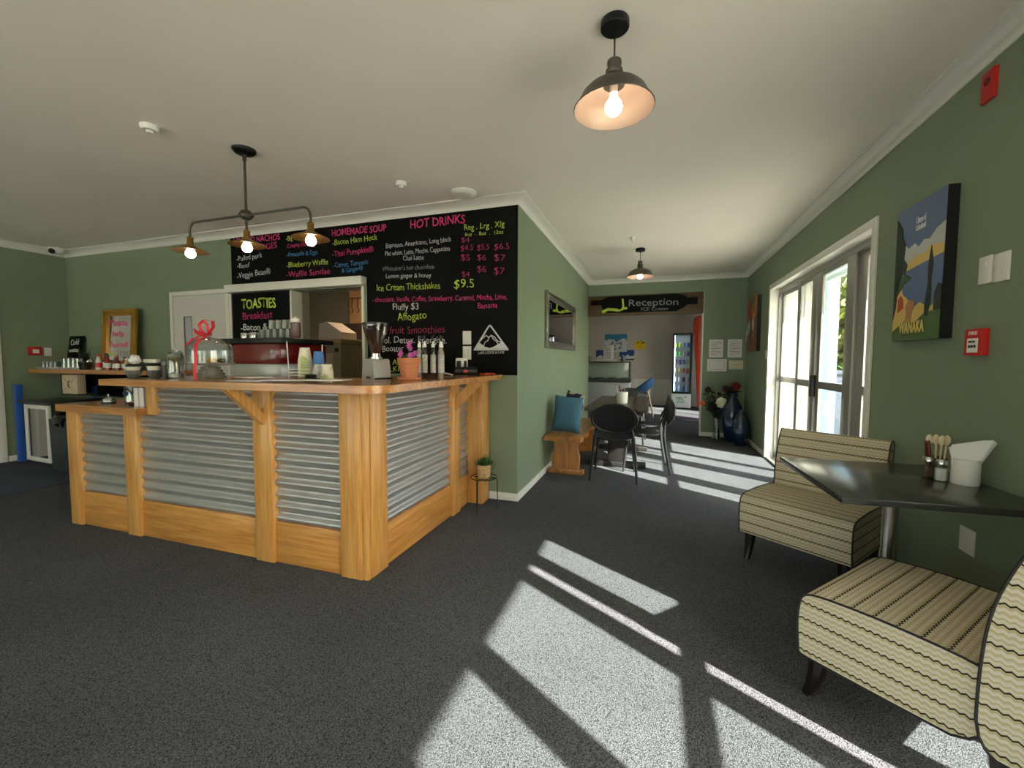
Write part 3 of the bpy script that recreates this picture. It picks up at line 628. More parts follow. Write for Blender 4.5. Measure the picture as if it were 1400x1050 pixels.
# ceiling fittings
def det(loc, label, r=.05):
    t = thing('smoke_detector', label, 'smoke detector', loc)
    MB().lathe([(0, 0), (r, 0), (r, -.012), (r * .82, -.03), (0, -.03)]).build('body', M_wpl, t); MB().lathe([(0, -.03), (r * .4, -.03), (r * .34, -.045), (0, -.047)]).build('sensor', M_wpl, t)
det((-3.02, 1.89, H), 'small white smoke detector, left of the three-armed light')
det((-2.0, 3.11, H), 'small white smoke detector, right of the three-armed light', .045)
t = thing('ceiling_speaker', 'round white ceiling speaker above the menu board', 'speaker', (-1.60, 3.46, H))
MB().lathe([(0, 0), (.11, 0), (.112, -.008), (.095, -.026), (.07, -.03), (0, -.026)]).build('bezel', M_wpl, t)
det((-.27, 5.3, H), 'white sprinkler-sized detector beside the far pendant', .03)
t = thing('security_camera', 'white dome security camera in the far left ceiling corner', 'camera', (-7.52, 3.52, H))
MB().lathe([(0, 0), (.075, 0), (.078, -.02), (.07, -.05), (.05, -.075), (0, -.078)]).build('housing', M_wpl, t)
MB().sph((.03, -.055, -.05), .035).build('lens', M_blk, t)

# ------------------------------------------------------------------ mirrors, posters, papers
def frame_xz(b, x0, x1, z0, z1, wd, d, y=0):
    for (r0, dd) in ((0, d), (wd * .35, d * .7), (wd * .7, d * .85)):
        w_ = wd * .4
        a0, a1, c0, c1 = x0 + r0, x1 - r0, z0 + r0, z1 - r0
        b.box(a0, a1, y - dd, y, c0, c0 + w_, .003); b.box(a0, a1, y - dd, y, c1 - w_, c1, .003); b.box(a0, a0 + w_, y - dd, y, c0 + w_, c1 - w_, .003); b.box(a1 - w_, a1, y - dd, y, c0 + w_, c1 - w_, .003)
t = thing('gilt_mirror', 'gold-framed mirror with pink handwriting, standing on the long shelf', 'mirror', (-6.43, 3.56, 1.165))
t.scale = (.98, 1, 1)
b = MB(); frame_xz(b, -.32, .32, 0, .76, .075, .035); b.build('frame', M_gold, t)
MB().box(-.26, .26, -.012, -.006, .06, .70).build('mirror_glass', M_mirror, t)
for tx, x0, z0, x1, h, c in (('Please', -.2, .55, .14, .085, 'P'), ('help', -.14, .42, .08, .07, 'P'), ('Yourself', -.21, .28, .17, .07, 'P'), ('Your', -.2, .17, -.06, .045, 'Y'), ('LOVE', -.02, .17, .2, .06, 'G')):
    text_mesh(tx, 'lettering', CHALK[c], x0, x1, z0, z0, h, -.0125, t, jit=.06)
t.rotation_euler = (R(-4), 0, 0)
t = thing('wall_mirror', 'long silver-framed mirror on the corridor wall above the bench', 'mirror', (XC, 5.57, 1.44), R(90))
b = MB(); frame_xz(b, -.89, .89, 0, .64, .075, .04); b.build('frame', M_silv, t)
MB().box(-.83, .83, -.02, -.008, .06, .58).build('mirror_glass', M_mirror, t)
t = thing('cold_water_sign', 'small black chalk sign reading Cold water, standing at the left of the shelf', 'sign', (-7.43, 3.59, 1.165))
MB().box(-.15, .15, -.012, 0, .0, .44, .003).build('panel', M_black, t)
for tx, x0, z0, x1, h, c in (('Cold', -.1, .32, .07, .075, 'W'), ('water', -.12, .22, .10, .06, 'W'), ('Here', -.11, .10, .09, .055, 'P')): text_mesh(tx, 'lettering', CHALK[c], x0, x1, z0, z0, h, -.0125, t, jit=.06, bold=.01)
t.rotation_euler = (R(-8), 0, 0)
# travel canvas on the right wall: local u = toward the viewer (-Y), v = up
def quad_art(t, name, pts, m, k):
    b = MB(); b.prism([(-u, v) for u, v in pts], 'x', -.050 - .0006 * k, -.0495); return b.build(name, m, t)
t = thing('travel_canvas', 'canvas print of a blue lake with yellow WANAKA lettering', 'picture', (XR, 3.02, 1.42))
W2, HH = .23, .775
MB().box(-.049, 0, -W2, W2, 0, HH).build('canvas_edge', M_blk, t)
A = lambda n, c: mat(n, c, .5)
quad_art(t, 'sky_field', [(-W2, .0), (W2, .0), (W2, HH), (-W2, HH)], A('art_sky', (92, 112, 150)), 1)
quad_art(t, 'mountain_shape', [(-W2, .40), (-.2, .5), (-.14, .57), (-.1, .53), (-.04, .55), (0, .52), (.05, .55), (.1, .54), (.16, .58), (.23, .60), (W2, .38)], A('art_snow', (196, 196, 190)), 2)
quad_art(t, 'mountain_shape', [(-W2, .38), (-.16, .43), (-.08, .45), (-.02, .48), (.05, .47), (.12, .50), (.23, .49), (W2, .36)], A('art_gold', (224, 190, 110)), 3)
quad_art(t, 'lake_shape', [(-W2, .16), (W2, .16), (W2, .44), (-.02, .415), (-W2, .39)], A('art_lake', (98, 116, 158)), 4)
quad_art(t, 'shore_shape', [(-W2, .05), (W2, .05), (W2, .20), (.12, .17), (.04, .21), (-.02, .18), (-.08, .24), (-.13, .27), (-.16, .33), (-W2, .37)], A('art_sand', (216, 184, 104)), 5)
quad_art(t, 'lawn_shape', [(-W2, 0), (W2, 0), (W2, .15), (.1, .15), (.0, .10), (-.1, .115), (-W2, .06)], A('art_grass', (84, 108, 62)), 6)
dk = A('art_tree', (34, 48, 40))
quad_art(t, 'tree_shape', [(-W2, .12), (-.20, .2), (-.19, .3), (-.15, .40), (-.12, .38), (-.10, .44), (-.14, .48), (-.13, .56), (-.16, .60), (-.17, .66), (-.20, .70), (-W2, .73)], dk, 7)
quad_art(t, 'tree_shape', [(.09, .14), (.12, .12), (.145, .2), (.14, .32), (.15, .40), (.125, .50), (.105, .40), (.11, .3), (.09, .2)], dk, 7)
quad_art(t, 'tree_shape', [(.17, .15), (W2, .15), (W2, .28), (.2, .29), (.17, .24)], dk, 7)
quad_art(t, 'bush_shape', [(-.19, .27), (-.12, .33), (-.07, .345), (-.05, .36), (-.09, .38), (-.15, .38), (-.2, .33)], A('art_bush', (70, 96, 56)), 7)
quad_art(t, 'figure_shape', [(-.09, .10), (-.085, .17), (-.10, .19), (-.07, .23), (-.02, .23), (-.005, .19), (-.03, .16), (-.035, .10), (-.05, .10), (-.06, .15), (-.07, .10)], A('art_figure', (184, 126, 84)), 8)
quad_art(t, 'hut_shape', [(-.18, .17), (-.12, .19), (-.12, .24), (-.15, .27), (-.18, .25)], A('art_hut', (190, 80, 50)), 8)
text_mesh('WANAKA', 'lettering', A('art_yellow', (226, 198, 110)), .15, -.10, .045, .045, .062, -.055, t, plane='x', bold=.035)
text_mesh('Charm of', 'lettering', M_paper, .03, -.06, .655, .655, .035, -.0525, t, plane='x', bold=0)
text_mesh('Lakeland', 'lettering', M_paper, .03, -.06, .615, .615, .035, -.0525, t, plane='x', bold=0)
t = thing('abstract_canvas', 'colourful red and gold canvas near the far right corner', 'picture', (XR - .002, 7.30, 1.44))
MB().box(-.049, 0, -.34, .34, 0, .80).build('canvas_edge', M_blk, t)
rnd = random.Random(5)
MB().box(-.0505, -.049, -.34, .34, 0, .80).build('painted_ground', A('art_brown', (120, 70, 40)), t)
for i, c in enumerate([(170, 50, 36), (200, 160, 90), (90, 110, 70), (205, 195, 170), (150, 60, 40), (60, 56, 66), (196, 130, 60), (176, 176, 160)]):
    cy, cz = rnd.uniform(-.25, .25), rnd.uniform(.1, .7); b = MB()
    b.prism([(cy + rnd.uniform(.05, .13) * math.cos(a), cz + rnd.uniform(.06, .2) * math.sin(a)) for a in [k * math.pi / 4 for k in range(8)]], 'x', -.0512 - .0003 * i, -.0505); b.build('paint_patch', A('art_p%d' % i, c), t)
def paper(loc, sx, sz, label, lines=6, m=M_paper, border=False):
    t = thing('notice', label, 'notice', loc)
    MB().box(-sx / 2, sx / 2, -.003, 0, 0, sz).build('sheet', m, t); b = MB()
    if border:
        for (a, c, d, e) in ((.12, .88, .12, .14), (.12, .88, .86, .88), (.12, .135, .14, .86), (.865, .88, .14, .86)): b.box(-sx / 2 + a * sx, -sx / 2 + c * sx, -.0042, -.003, d * sz, e * sz)
    for k in range(lines):
        z = sz * (.86 - .72 * k / max(1, lines - 1)); b.box(-sx * .38, sx * (.38 - .3 * (k % 3 == 2)), -.0042, -.003, z - sz * .012, z + sz * .012)
    b.build('printing', mat('faint_print', (140, 120, 122), .8), t)
paper((.99, YB, 1.355), .215, .30, 'white printed notice, upper left of the four on the green wall', 9)
paper((1.275, YB, 1.355), .215, .30, 'white printed notice, upper right of the four on the green wall', 9)
paper((1.01, YB, 1.12), .30, .205, 'white landscape sheet with a drawn plan, lower left of the four', 0, border=True)
paper((1.30, YB, 1.155), .215, .15, 'small cream note, lower right of the four on the green wall', 3, mat('cream_paper', (214, 206, 176), .7))

# ------------------------------------------------------------------ reception sign beam
t = thing('reception_sign', 'brown timber beam with black painted board lettered Reception ice cream', 'sign', (-.2, YB + .02, 2.11))
MB().box(-.972, .978, -.03, .06, 0, .357, .004).build('beam', M_brown, t)
pl_ = [(-.92, .19), (-.74, .19), (-.70, .10), (-.62, .045), (.55, .045), (.66, .10), (.72, .15), (.88, .15), (.88, .27), (.72, .27), (.66, .31), (.55, .335), (-.60, .335), (-.70, .30), (-.74, .28), (-.92, .28)]
MB().prism(pl_, 'y', -.045, -.03).build('painted_board', M_black, t)
text_mesh('Reception', 'lettering', CHALK['G'], -.25, .57, .155, .15, .12, -.0455, t, jit=.03)
text_mesh('ICE Cream', 'lettering', CHALK['G'], -.04, .41, .07, .065, .055, -.0455, t, jit=.03)
b = MB(); strokes(b, [(-.70, .07), (-.62, .11), (-.50, .10), (-.45, .09)], .05, -.0455); strokes(b, [(-.42, .08), (-.34, .11), (-.36, .28)], .03, -.0455); strokes(b, [(-.36, .12), (-.29, .12)], .04, -.0455)
b.build('arrow_drawing', CHALK['Y'], t)

# ------------------------------------------------------------------ plates of seating: slipper chairs
def prof_solid(prof, x0, x1, name, parent, vtop=0.):
    """extrude a closed YZ outline across the width, with UVs so that the stripes run across; ends get stripes along the depth"""
    bm = bmesh.new(); uvl = bm.loops.layers.uv.new('UVMap'); n = len(prof)
    S = [0]
    for i in range(n): a, b_ = prof[i], prof[(i + 1) % n]; S.append(S[-1] + math.hypot(a[0] - b_[0], a[1] - b_[1]))
    A = [bm.verts.new((x0, y, z)) for y, z in prof]; B = [bm.verts.new((x1, y, z)) for y, z in prof]
    for i in range(n):
        j = (i + 1) % n; f = bm.faces.new([A[i], A[j], B[j], B[i]])
        for l, uv in zip(f.loops, ((x0, S[i]), (x0, S[i + 1]), (x1, S[i + 1]), (x1, S[i]))): l[uvl].uv = uv
    for ring in (A[::-1], B):
        f = bm.faces.new(ring)
        for l in f.loops: l[uvl].uv = (l.vert.co.y, l.vert.co.z)
    bmesh.ops.recalc_face_normals(bm, faces=bm.faces[:])
    for f in bm.faces: f.smooth = len(f.verts) == 4
    for e in bm.edges:
        if any(len(f.verts) > 4 for f in e.link_faces): e.smooth = False
    me = bpy.data.meshes.new(name); bm.to_mesh(me); bm.free(); me.materials.append(M_fabric)
    o = bpy.data.objects.new(name, me); COL.objects.link(o); o.parent = parent
    return o
def smooth_closed(pts, it=2):
    for _ in range(it):
        q = []
        for i in range(len(pts)):
            a, b_ = pts[i], pts[(i + 1) % len(pts)]
            q += [(a[0] * .75 + b_[0] * .25, a[1] * .75 + b_[1] * .25), (a[0] * .25 + b_[0] * .75, a[1] * .25 + b_[1] * .75)]
        pts = q
    return pts
def slipper_chair(label, loc, rz):
    t = thing('slipper_chair', label, 'chair', loc, rz)        # local: faces -Y, front edge at y=0
    Wc = .305
    seat = smooth_closed([(0, .175), (0, .20), (-.008, .30), (0, .385), (.015, .41), (.06, .425), (.25, .435), (.48, .425), (.50, .40), (.50, .175), (.3, .17), (.03, .17)], 2)
    back = smooth_closed([(.475, .17), (.475, .42), (.49, .60), (.53, .74), (.555, .80), (.58, .815), (.61, .80), (.625, .765), (.61, .74), (.60, .60), (.595, .40), (.595, .17)], 2)
    prof_solid(seat, -Wc, Wc, 'seat_cushion', t); prof_solid(back, -Wc - .004, Wc + .004, 'backrest', t)
    for pr, w_ in ((seat, Wc), (back, Wc + .004)):
        for sx in (-1, 1):
            MB().tube([(sx * w_, y, z) for y, z in pr], .0042, 6, closed=True).build('piping', mat('dark_piping', (34, 28, 26), .6), t)
    for sx in (-1, 1):
        for (y, dy) in ((.05, -.035), (.52, .05)):
            b = MB(); pts = [(sx * (Wc - .05), y, .18), (sx * (Wc - .05), y + dy * .1, .12), (sx * (Wc - .048), y + dy * .45, .05), (sx * (Wc - .046), y + dy, .0)]
            b.tube(pts, [.034, .031, .024, .018], 8); b.build('leg', mat('espresso_leg', (26, 18, 14), .3), t)
    return t
# far chair: front-left corner (.56,3.10) front-right (1.07,2.74)
slipper_chair('chevron-striped armless chair on the far side of the square table, by the sliding door', (.80, 2.915, 0), R(-37))
# near chair: left flank from (.56,1.87) to (.93,1.58)
dx, dy = .755, -.655
fcx, fcy = .55 + .31 * .655, 1.86 + .31 * .755
slipper_chair('chevron-striped armless chair nearest the viewer, cut by the right edge', (fcx, fcy, 0), math.atan2(-dx, dy) + 0)

# cafe table against the wall
t = thing('cafe_table', 'square dark laminate table on a steel column against the right wall', 'table', (1.07, 2.43, 0), R(3))
MB().box(-.355, .355, -.375, .375, .722, .75, .004).build('tabletop', M_table, t)
MB().cyl((0, 0, .03), (0, 0, .715), .032).build('column', M_steel, t)
MB().box(-.12, .12, -.12, .12, .708, .722).build('mounting_plate', M_blkm, t)
MB().lathe([(0, 0), (.2, 0), (.2, .01), (.18, .02), (.06, .032), (0, .035)], seg=32).build('base', M_steel, t)
def shaker(loc, label, fill):
    t = thing('shaker', label, 'shaker', loc, R(20))
    MB().lathe([(0, .001), (.022, .001), (.024, .006), (.024, .06), (.018, .072), (.017, .078), (0, .078)], seg=8).build('glass_jar', glass('shaker_glass', (240, 240, 240), .12, .6), t)
    MB().lathe([(0, .004), (.0205, .004), (.0205, .058), (0, .058)], seg=8).build('contents', fill, t)
    MB().lathe([(.019, .076), (.021, .078), (.021, .092), (.016, .100), (0, .102)], seg=20).build('cap', M_steel, t)
shaker((1.245, 2.52, .75), 'brown pepper shaker behind the salt on the square table', mat('ground_pepper', (84, 54, 34), .9))
shaker((1.265, 2.465, .75), 'white salt shaker beside the napkin holder', mat('salt', (236, 234, 228), .9))
t = thing('napkin_holder', 'white cylinder holding folded paper napkins on the square table', 'napkin holder', (1.338, 2.44, .75))
MB().lathe([(0, 0), (.046, 0), (.048, .004), (.048, .115), (.045, .115), (.045, .006), (0, .006)], seg=32).build('holder', M_wpl, t)
for i in range(6):
    b = MB(); a = R(-8 + i * 5); x = -.02 + i * .008; y = -.02 + .008 * i
    pts = [(-.035 + x * .3, .05), (.03 + x * .3, .05), (.075 + i * .005, .21 - .004 * i), (.045, .205 - .003 * i), (-.05, .175 - .004 * i), (-.055, .16)]
    b.prism(pts, 'y', y - .001, y + .001); o = b.build('napkin', M_paper, t); o.rotation_euler = (0, 0, R(-18) + a * .3)
cut = thing('cutlery_holder', 'jar of wooden spoons and knives behind the napkins', 'cutlery holder', (1.30, 2.565, .75))
MB().lathe([(0, 0), (.032, 0), (.034, .004), (.034, .09), (.031, .09), (.031, .006), (0, .006)], seg=24).build('jar', mat('dark_brown_jar', (60, 36, 26), .4), cut)
for i, (x, y, r_) in enumerate([(-.02, 0, -12), (0, .012, -3), (.018, -.005, 9), (.0, -.015, 4)]):
    b = MB(); b.cyl((x, y, .01), (x + .06 * math.sin(R(r_)), y, .15), .004, .004, 8); b.sph((x + .075 * math.sin(R(r_)), y, .175), .014, (1, .3, 1.8), 12, 8); b.build('spoon', mat('pale_birch', (222, 206, 170), .6), cut)
for i, (x, y, r_) in enumerate([(-.025, -.01, -20), (-.03, .01, -10)]):
    b = MB(); b.cyl((x, y, .01), (x + .06 * math.sin(R(r_)), y, .17), .007, .009, 8); b.build('knife_handle', mat('red_brown_handle', (96, 34, 26), .3), cut)

# ------------------------------------------------------------------ corridor dining set
t = thing('dining_table', 'dark plank dining table on trestle pedestals in the corridor', 'table', (-.41, 5.83, 0))
b = MB()
for k in range(4): b.box(-.35 + k * .176, -.35 + k * .176 + .172, -.88, .88, .715, .75, .004)
b.build('tabletop', M_rust, t)
for y in (-.52, .52):
    MB().box(-.11, .11, y - .035, y + .035, .07, .66, .006).build('pedestal', mat('black_stained_wood', (30, 27, 25), .45), t)
    MB().box(-.30, .30, y - .045, y + .045, .66, .714, .006).build('top_rail', M_rust, t)
    MB().box(-.34, .34, y - .05, y + .05, 0, .07, .012).build('foot', MC['black_stained_wood'], t)
MB().box(-.03, .03, -.49, .49, .22, .30, .004).build('stretcher', MC['black_stained_wood'], t)
def oval_chair(loc, rz, label):
    t = thing('dining_chair', label, 'chair', loc, rz, 'charcoal plastic chairs around the corridor table')  # faces +Y, rear feet at y=0
    b = MB(); pts = []
    for k in range(28):
        a = 2 * math.pi * k / 28; c, s_ = math.cos(a), math.sin(a)
        pts.append((.215 * math.copysign(abs(c) ** .75, c), .29 + .215 * math.copysign(abs(s_) ** .75, s_)))
    b.prism(pts, 'z', .435, .452); b.build('seat', M_dkpl, t)
    # oval back
    b = MB(); F = []; G = []
    def bp_(u, v, off):
        x, z = .235 * u, .68 + .155 * v; y = .045 - .10 * (z - .45) / .38 + .05 * u * u * -1 + .02
        return (x, y + off, z)
    N = 32
    for off, st in ((-.006, F), (.006, G)):
        for rr in (0, .5, .92): st.append([b.v(bp_(rr * math.cos(2 * math.pi * k / N), rr * math.sin(2 * math.pi * k / N), off)) for k in range(N if rr else 1)])
    for st in (F, G):
        for k in range(N): b.f([st[0][0], st[1][k], st[1][(k + 1) % N]]); b.f([st[1][k], st[2][k], st[2][(k + 1) % N], st[1][(k + 1) % N]])
    for k in range(N): b.f([F[2][k], F[2][(k + 1) % N], G[2][(k + 1) % N], G[2][k]])
    b.build('backrest', M_dkpl, t)
    MB().tube([bp_(math.cos(2 * math.pi * k / N), math.sin(2 * math.pi * k / N), 0) for k in range(N)], .012, 8, closed=True).build('back_rim', M_dkpl, t)
    for sx in (-1, 1):
        MB().tube([(sx * .245, -.02, 0), (sx * .225, .03, .25), (sx * .205, .055, .45), (sx * .185, .045, .55), (sx * .175, .03, .60)], [.012, .016, .018, .014, .012], 8).build('leg', M_dkpl, t)
        MB().tube([(sx * .225, .50, 0), (sx * .205, .47, .25), (sx * .19, .45, .44)], [.011, .015, .018], 8).build('leg', M_dkpl, t)
    return t
OC = oval_chair((-.39, 4.60, 0), R(3), 'charcoal chair with oval back at the near end of the corridor table')
copy_tree(OC, (.16, 5.35, 0), R(95), 'charcoal oval-back chair on the right side of the corridor table, nearer one')
copy_tree(OC, (.15, 5.98, 0), R(88), 'charcoal oval-back chair on the right side of the corridor table, farther one')
copy_tree(OC, (-.36, 7.25, 0), R(180), 'charcoal oval-back chair at the far end of the corridor table')
t = thing('pen_pot', 'white pot of pens and cutlery on the corridor table', 'pot', (-.38, 5.62, .75))
MB().lathe([(0, 0), (.062, 0), (.066, .004), (.072, .145), (.067, .145), (.062, .008), (0, .008)], seg=28).build('pot', M_wpl, t)
for i in range(7):
    a = i * .9; MB().cyl((.03 * math.cos(a), .03 * math.sin(a), .01), (.07 * math.cos(a) - .02, .05 * math.sin(a), .20 + .012 * (i % 3)), .006, .006, 8).build('handle', mat(['dark_wood_h', 'steel_h', 'maroon_h'][i % 3], [(60, 34, 28), (190, 188, 182), (110, 30, 34)][i % 3], .4), t)
# bench with live edge
t = thing('wooden_bench', 'rustic pine bench with a wavy live edge along the corridor wall', 'bench', (-.935, 5.45, 0))
pts = [(-.215, -.86), (.19, -.86), (.215, -.80), (.19, -.6), (.225, -.45), (.20, -.28), (.17, -.1), (.21, .1), (.20, .3), (.225, .5), (.20, .7), (.19, .84), (-.215, .84)]
b = MB(); b.prism(pts, 'z', .405, .45); es = [e for e in b.bm.edges if e.calc_face_angle(0) > .6]; bmesh.ops.bevel(b.bm, geom=es, offset=.008, segments=2, affect='EDGES', profile=.5); b.build('seat', M_bench, t)
for y in (-.66, .64):
    MB().prism([(-.16, .06), (.15, .06), (.155, .2), (.13, .30), (.14, .404), (-.15, .404), (-.135, .30), (-.17, .2)], 'y', y - .03, y + .03).build('leg', M_benchv, t)
    MB().box(-.205, .205, y - .045, y + .045, 0, .06, .01).build('foot', M_bench, t)
MB().box(-.02, .02, -.63, .61, .2, .29, .004).build('stretcher', M_bench, t)
def cushion(name, label, loc, rot, m, sz=(.40, .12, .38)):
    b = MB(); N = 14; vs = {}
    for side in (-1, 1):
        for i in range(N + 1):
            for j in range(N + 1):
                u, v = -1 + 2 * i / N, -1 + 2 * j / N
                th = (1 - u ** 4) * (1 - v ** 4); pin = 1 - .06 * (1 - abs(v)) * abs(u) ** 3 - .06 * (1 - abs(u)) * abs(v) ** 3
                if side == 1 and (i in (0, N) or j in (0, N)): vs[side, i, j] = vs[-1, i, j]; continue
                vs[side, i, j] = b.v((u * sz[0] / 2 * (1 - .05 * (1 - v * v)), side * sz[1] / 2 * th ** .6, v * sz[2] / 2 * (1 - .05 * (1 - u * u))))
    for side in (-1, 1):
        for i in range(N):
            for j in range(N): b.f([vs[side, i, j], vs[side, i + 1, j], vs[side, i + 1, j + 1], vs[side, i, j + 1]])
    o = b.build(name, m, angle=80); o.location = loc; o.rotation_euler = rot; return tag(o, label, 'cushion')
pat = mat('patterned_cloth', (176, 170, 156), .9)
tn = pat.node_tree; vz = tn.nodes.new('ShaderNodeTexVoronoi'); vz.inputs['Scale'].default_value = 11; cz = tn.nodes.new('ShaderNodeValToRGB'); cz.color_ramp.interpolation = 'CONSTANT'
cz.color_ramp.elements[0].color = lin((190, 182, 164)); cz.color_ramp.elements[1].position = .45; cz.color_ramp.elements[1].color = lin((34, 44, 66)); tco = tn.nodes.new('ShaderNodeTexCoord')
tn.links.new(tco.outputs['Object'], vz.inputs['Vector']); tn.links.new(vz.outputs['Color'], cz.inputs[0]); tn.links.new(cz.outputs[0], tn.nodes['Principled BSDF'].inputs['Base Color'])
cushion('cushion', 'plain teal-blue cushion leaning upright on the bench', (-.94, 4.86, .675), (R(-12), R(5), R(4)), M_bcush, (.33, .13, .42))
cushion('cushion', 'cream and navy patterned cushion behind the teal one on the bench', (-.92, 5.06, .70), (R(-10), R(8), R(-38)), pat, (.31, .11, .44))

# ------------------------------------------------------------------ corner vases with flowers
def vase(label, loc, h, r, m):
    t = thing('floor_vase', label, 'vase', loc)
    MB().lathe([(0, 0), (r * .55, 0), (r * .62, h * .02), (r * .95, h * .3), (r, h * .5), (r * .9, h * .72), (r * .55, h * .86), (r * .33, h * .92), (r * .36, h), (r * .3, h), (r * .27, h * .92), (0, h * .9)], seg=36).build('body', m, t)
    return t
V1 = vase('taller cobalt blue floor vase in the corner by the sliding door', (1.21, 7.60, 0), .78, .155, M_vase)
V2 = vase('shorter cobalt blue floor vase in front of the taller one', (1.28, 7.28, 0), .54, .13, M_vase)
rnd = random.Random(11)
def bouquet(t, c, spread, h, n, m, name='foliage', lw=.05):
    b = MB()
    for i in range(n):
        a = rnd.uniform(0, 2 * math.pi); e = rnd.uniform(.2, 1); p = Vector(c)
        tip = p + Vector((math.cos(a) * spread * e, math.sin(a) * spread * e * .7, h * rnd.uniform(.5, 1)))
        b.tube([p, (p + tip) / 2 + Vector((0, 0, .02)), tip], .003, 5)
        for k in range(4): b.blade(p + (tip - p) * (.45 + k * .15), p + (tip - p) * (.45 + k * .15) + Vector((rnd.uniform(-.1, .1), rnd.uniform(-.1, .1), rnd.uniform(-.02, .08))), lw, .01, 4, n=(rnd.uniform(-1, 1), rnd.uniform(-.5, .5), rnd.uniform(-.4, .4)))
    return b.build(name, m, t)
bq = thing('glass_vase', 'clear glass vase of dark foliage, a white bloom and orange flowers', 'vase', (1.0, 7.70, 0))
MB().lathe([(0, 0), (.07, 0), (.075, .01), (.05, .12), (.04, .25), (.055, .36), (.05, .36), (.035, .25), (.045, .12), (.06, .02), (0, .015)], seg=24).build('body', M_glass2, bq)
bouquet(bq, (0, 0, .3), .26, .52, 34, mat('bouquet_dark_leaf', (26, 34, 22), .6), lw=.075);  # bouquet foliage is a very dark green
def bloom(t, c, r, m, name='bloom', n=26):
    b = MB()
    for i in range(n):
        a = i * 2.4; e = math.acos(1 - 1.5 * (i + .5) / n); d = Vector((math.sin(e) * math.cos(a), -abs(math.cos(e)) * .8, math.sin(e) * math.sin(a))); b.sph(Vector(c) + d * r * .65, r * .42, (1, .6, 1), 8, 5)
    b.build(name, m, t)
bloom(bq, (.05, -.08, .62), .085, mat('white_petals', (226, 220, 196), .8)); bloom(bq, (-.23, -.05, .60), .04, mat('orange_petals', (214, 84, 34), .7), n=12)
bloom(bq, (-.15, -.04, .82), .05, mat('black_red_petals', (40, 12, 16), .7), n=12); bloom(bq, (.1, -.05, .84), .05, MC['black_red_petals'], n=12)
bouquet(V1, (0, 0, .70), .14, .2, 26, MC['bouquet_dark_leaf'], lw=.06); bloom(V1, (.03, -.05, .89), .07, mat('dark_red_petals', (110, 16, 24), .7), n=16); bloom(V1, (-.09, -.02, .86), .045, MC['black_red_petals'], n=12)

# ------------------------------------------------------------------ plant stand by the counter
t = thing('plant_stand', 'black wire plant stand by the corner of the counter and green wall', 'stand', (-1.375, 3.37, 0))
ring = lambda r, z: [(r * math.cos(2 * math.pi * k / 28), r * math.sin(2 * math.pi * k / 28), z) for k in range(28)]
MB().tube(ring(.115, .29), .004, 6, True).tube(ring(.075, .287), .003, 6, True).tube([(-.115, 0, .287), (.115, 0, .287)], .003).tube([(0, -.115, .284), (0, .115, .284)], .003).build('ring_top', M_blkm, t)
for a in (R(-95), R(20), R(145)):
    MB().tube([(.07 * math.cos(a), .07 * math.sin(a), .285), (.10 * math.cos(a), .10 * math.sin(a), .283), (.115 * math.cos(a), .115 * math.sin(a), .26), (.12 * math.cos(a), .12 * math.sin(a), 0)], .004, 6).build('leg', M_blkm, t)
t = thing('potted_plant', 'small green succulent in a woven pot on the wire stand', 'plant', (-1.375, 3.37, .294))
MB().lathe([(0, 0), (.05, 0), (.054, .005), (.062, .105), (.058, .107), (.054, .09), (0, .088)], seg=28).build('pot', M_basket, t)
b = MB(); rnd = random.Random(3)
for cx, cy, hh in ((-.02, 0, .08), (.025, -.01, .12), (.0, .02, .09), (.05, .01, .07), (-.05, 0, .05)):
    for i in range(16):
        a = i * 2.4; e = .25 + .75 * (i / 16); b.blade((cx, cy, .085), (cx + .075 * e * math.cos(a), cy + .075 * e * math.sin(a), .085 + hh * (1.15 - .6 * e)), .014, .0, 4)
b.build('leaves', M_leaf, t)

# ------------------------------------------------------------------ things on the high countertop
Z = 1.1655
M_dregs = mat('black_lid', (18, 16, 16), .35)
def grey_cup(loc, label, n=1):
    t = thing('coffee_cup', label, 'cup', loc)
    MB().lathe([(0, 0), (.024, 0), (.027, .004), (.044, .03), (.047, .055), (.044, .055), (.041, .032), (.024, .008), (0, .007)], seg=28).build('bowl', M_grey, t)
    MB().tube([(.045, 0, .045), (.062, 0, .043), (.066, 0, .03), (.055, 0, .018), (.040, 0, .020)], .0045, 6).build('handle', M_grey, t)
    return t
GC = grey_cup((-3.62, 2.10, Z), 'grey ceramic cup at the left end of the upper countertop')
copy_tree(GC, (-3.44, 2.07, Z), R(-30), 'grey ceramic cup carrying a stack of takeaway bowls')
GC.location = (-3.38, 1.95, Z); list(o for o in COL.objects if o.get('label') == 'grey ceramic cup carrying a stack of takeaway bowls')[0].location = (-3.28, 2.02, Z)
def pcup(loc, label, m, lid=None, h=.06, r=.038, group=None):
    t = thing('takeaway_cup', label, 'cup', loc, 0, group)
    MB().lathe([(0, 0), (r * .75, 0), (r, h), (r * 1.05, h + .002), (r * 1.05, h + .006), (r * .95, h + .004), (r * .72, .003), (0, .003)], seg=24).build('cup', m, t)
    if lid: MB().lathe([(0, h + .006), (r * 1.08, h + .004), (r * 1.10, h + .008), (r * 1.0, h + .014), (r * .9, h + .022), (r * .5, h + .02), (0, h + .02)], seg=24).build('lid', lid, t)
    return t
pcup((-3.38, 1.95, Z + .03), 'cream takeaway cup with black lid set in the leftmost grey cup', M_cup, M_dregs, .045, .04)
pcup((-3.28, 2.02, Z + .03), 'cream takeaway cup with black lid set in the second grey cup', M_cup, M_dregs, .05, .043)
t = thing('napkin_box', 'pale carton on top of the black-lidded cup', 'box', (-3.28, 2.02, Z + .106), R(10)); MB().box(-.05, .05, -.035, .035, 0, .025, .002).build('carton', mat('pale_carton', (196, 190, 176), .8), t)
b = MB(); rnd = random.Random(2)
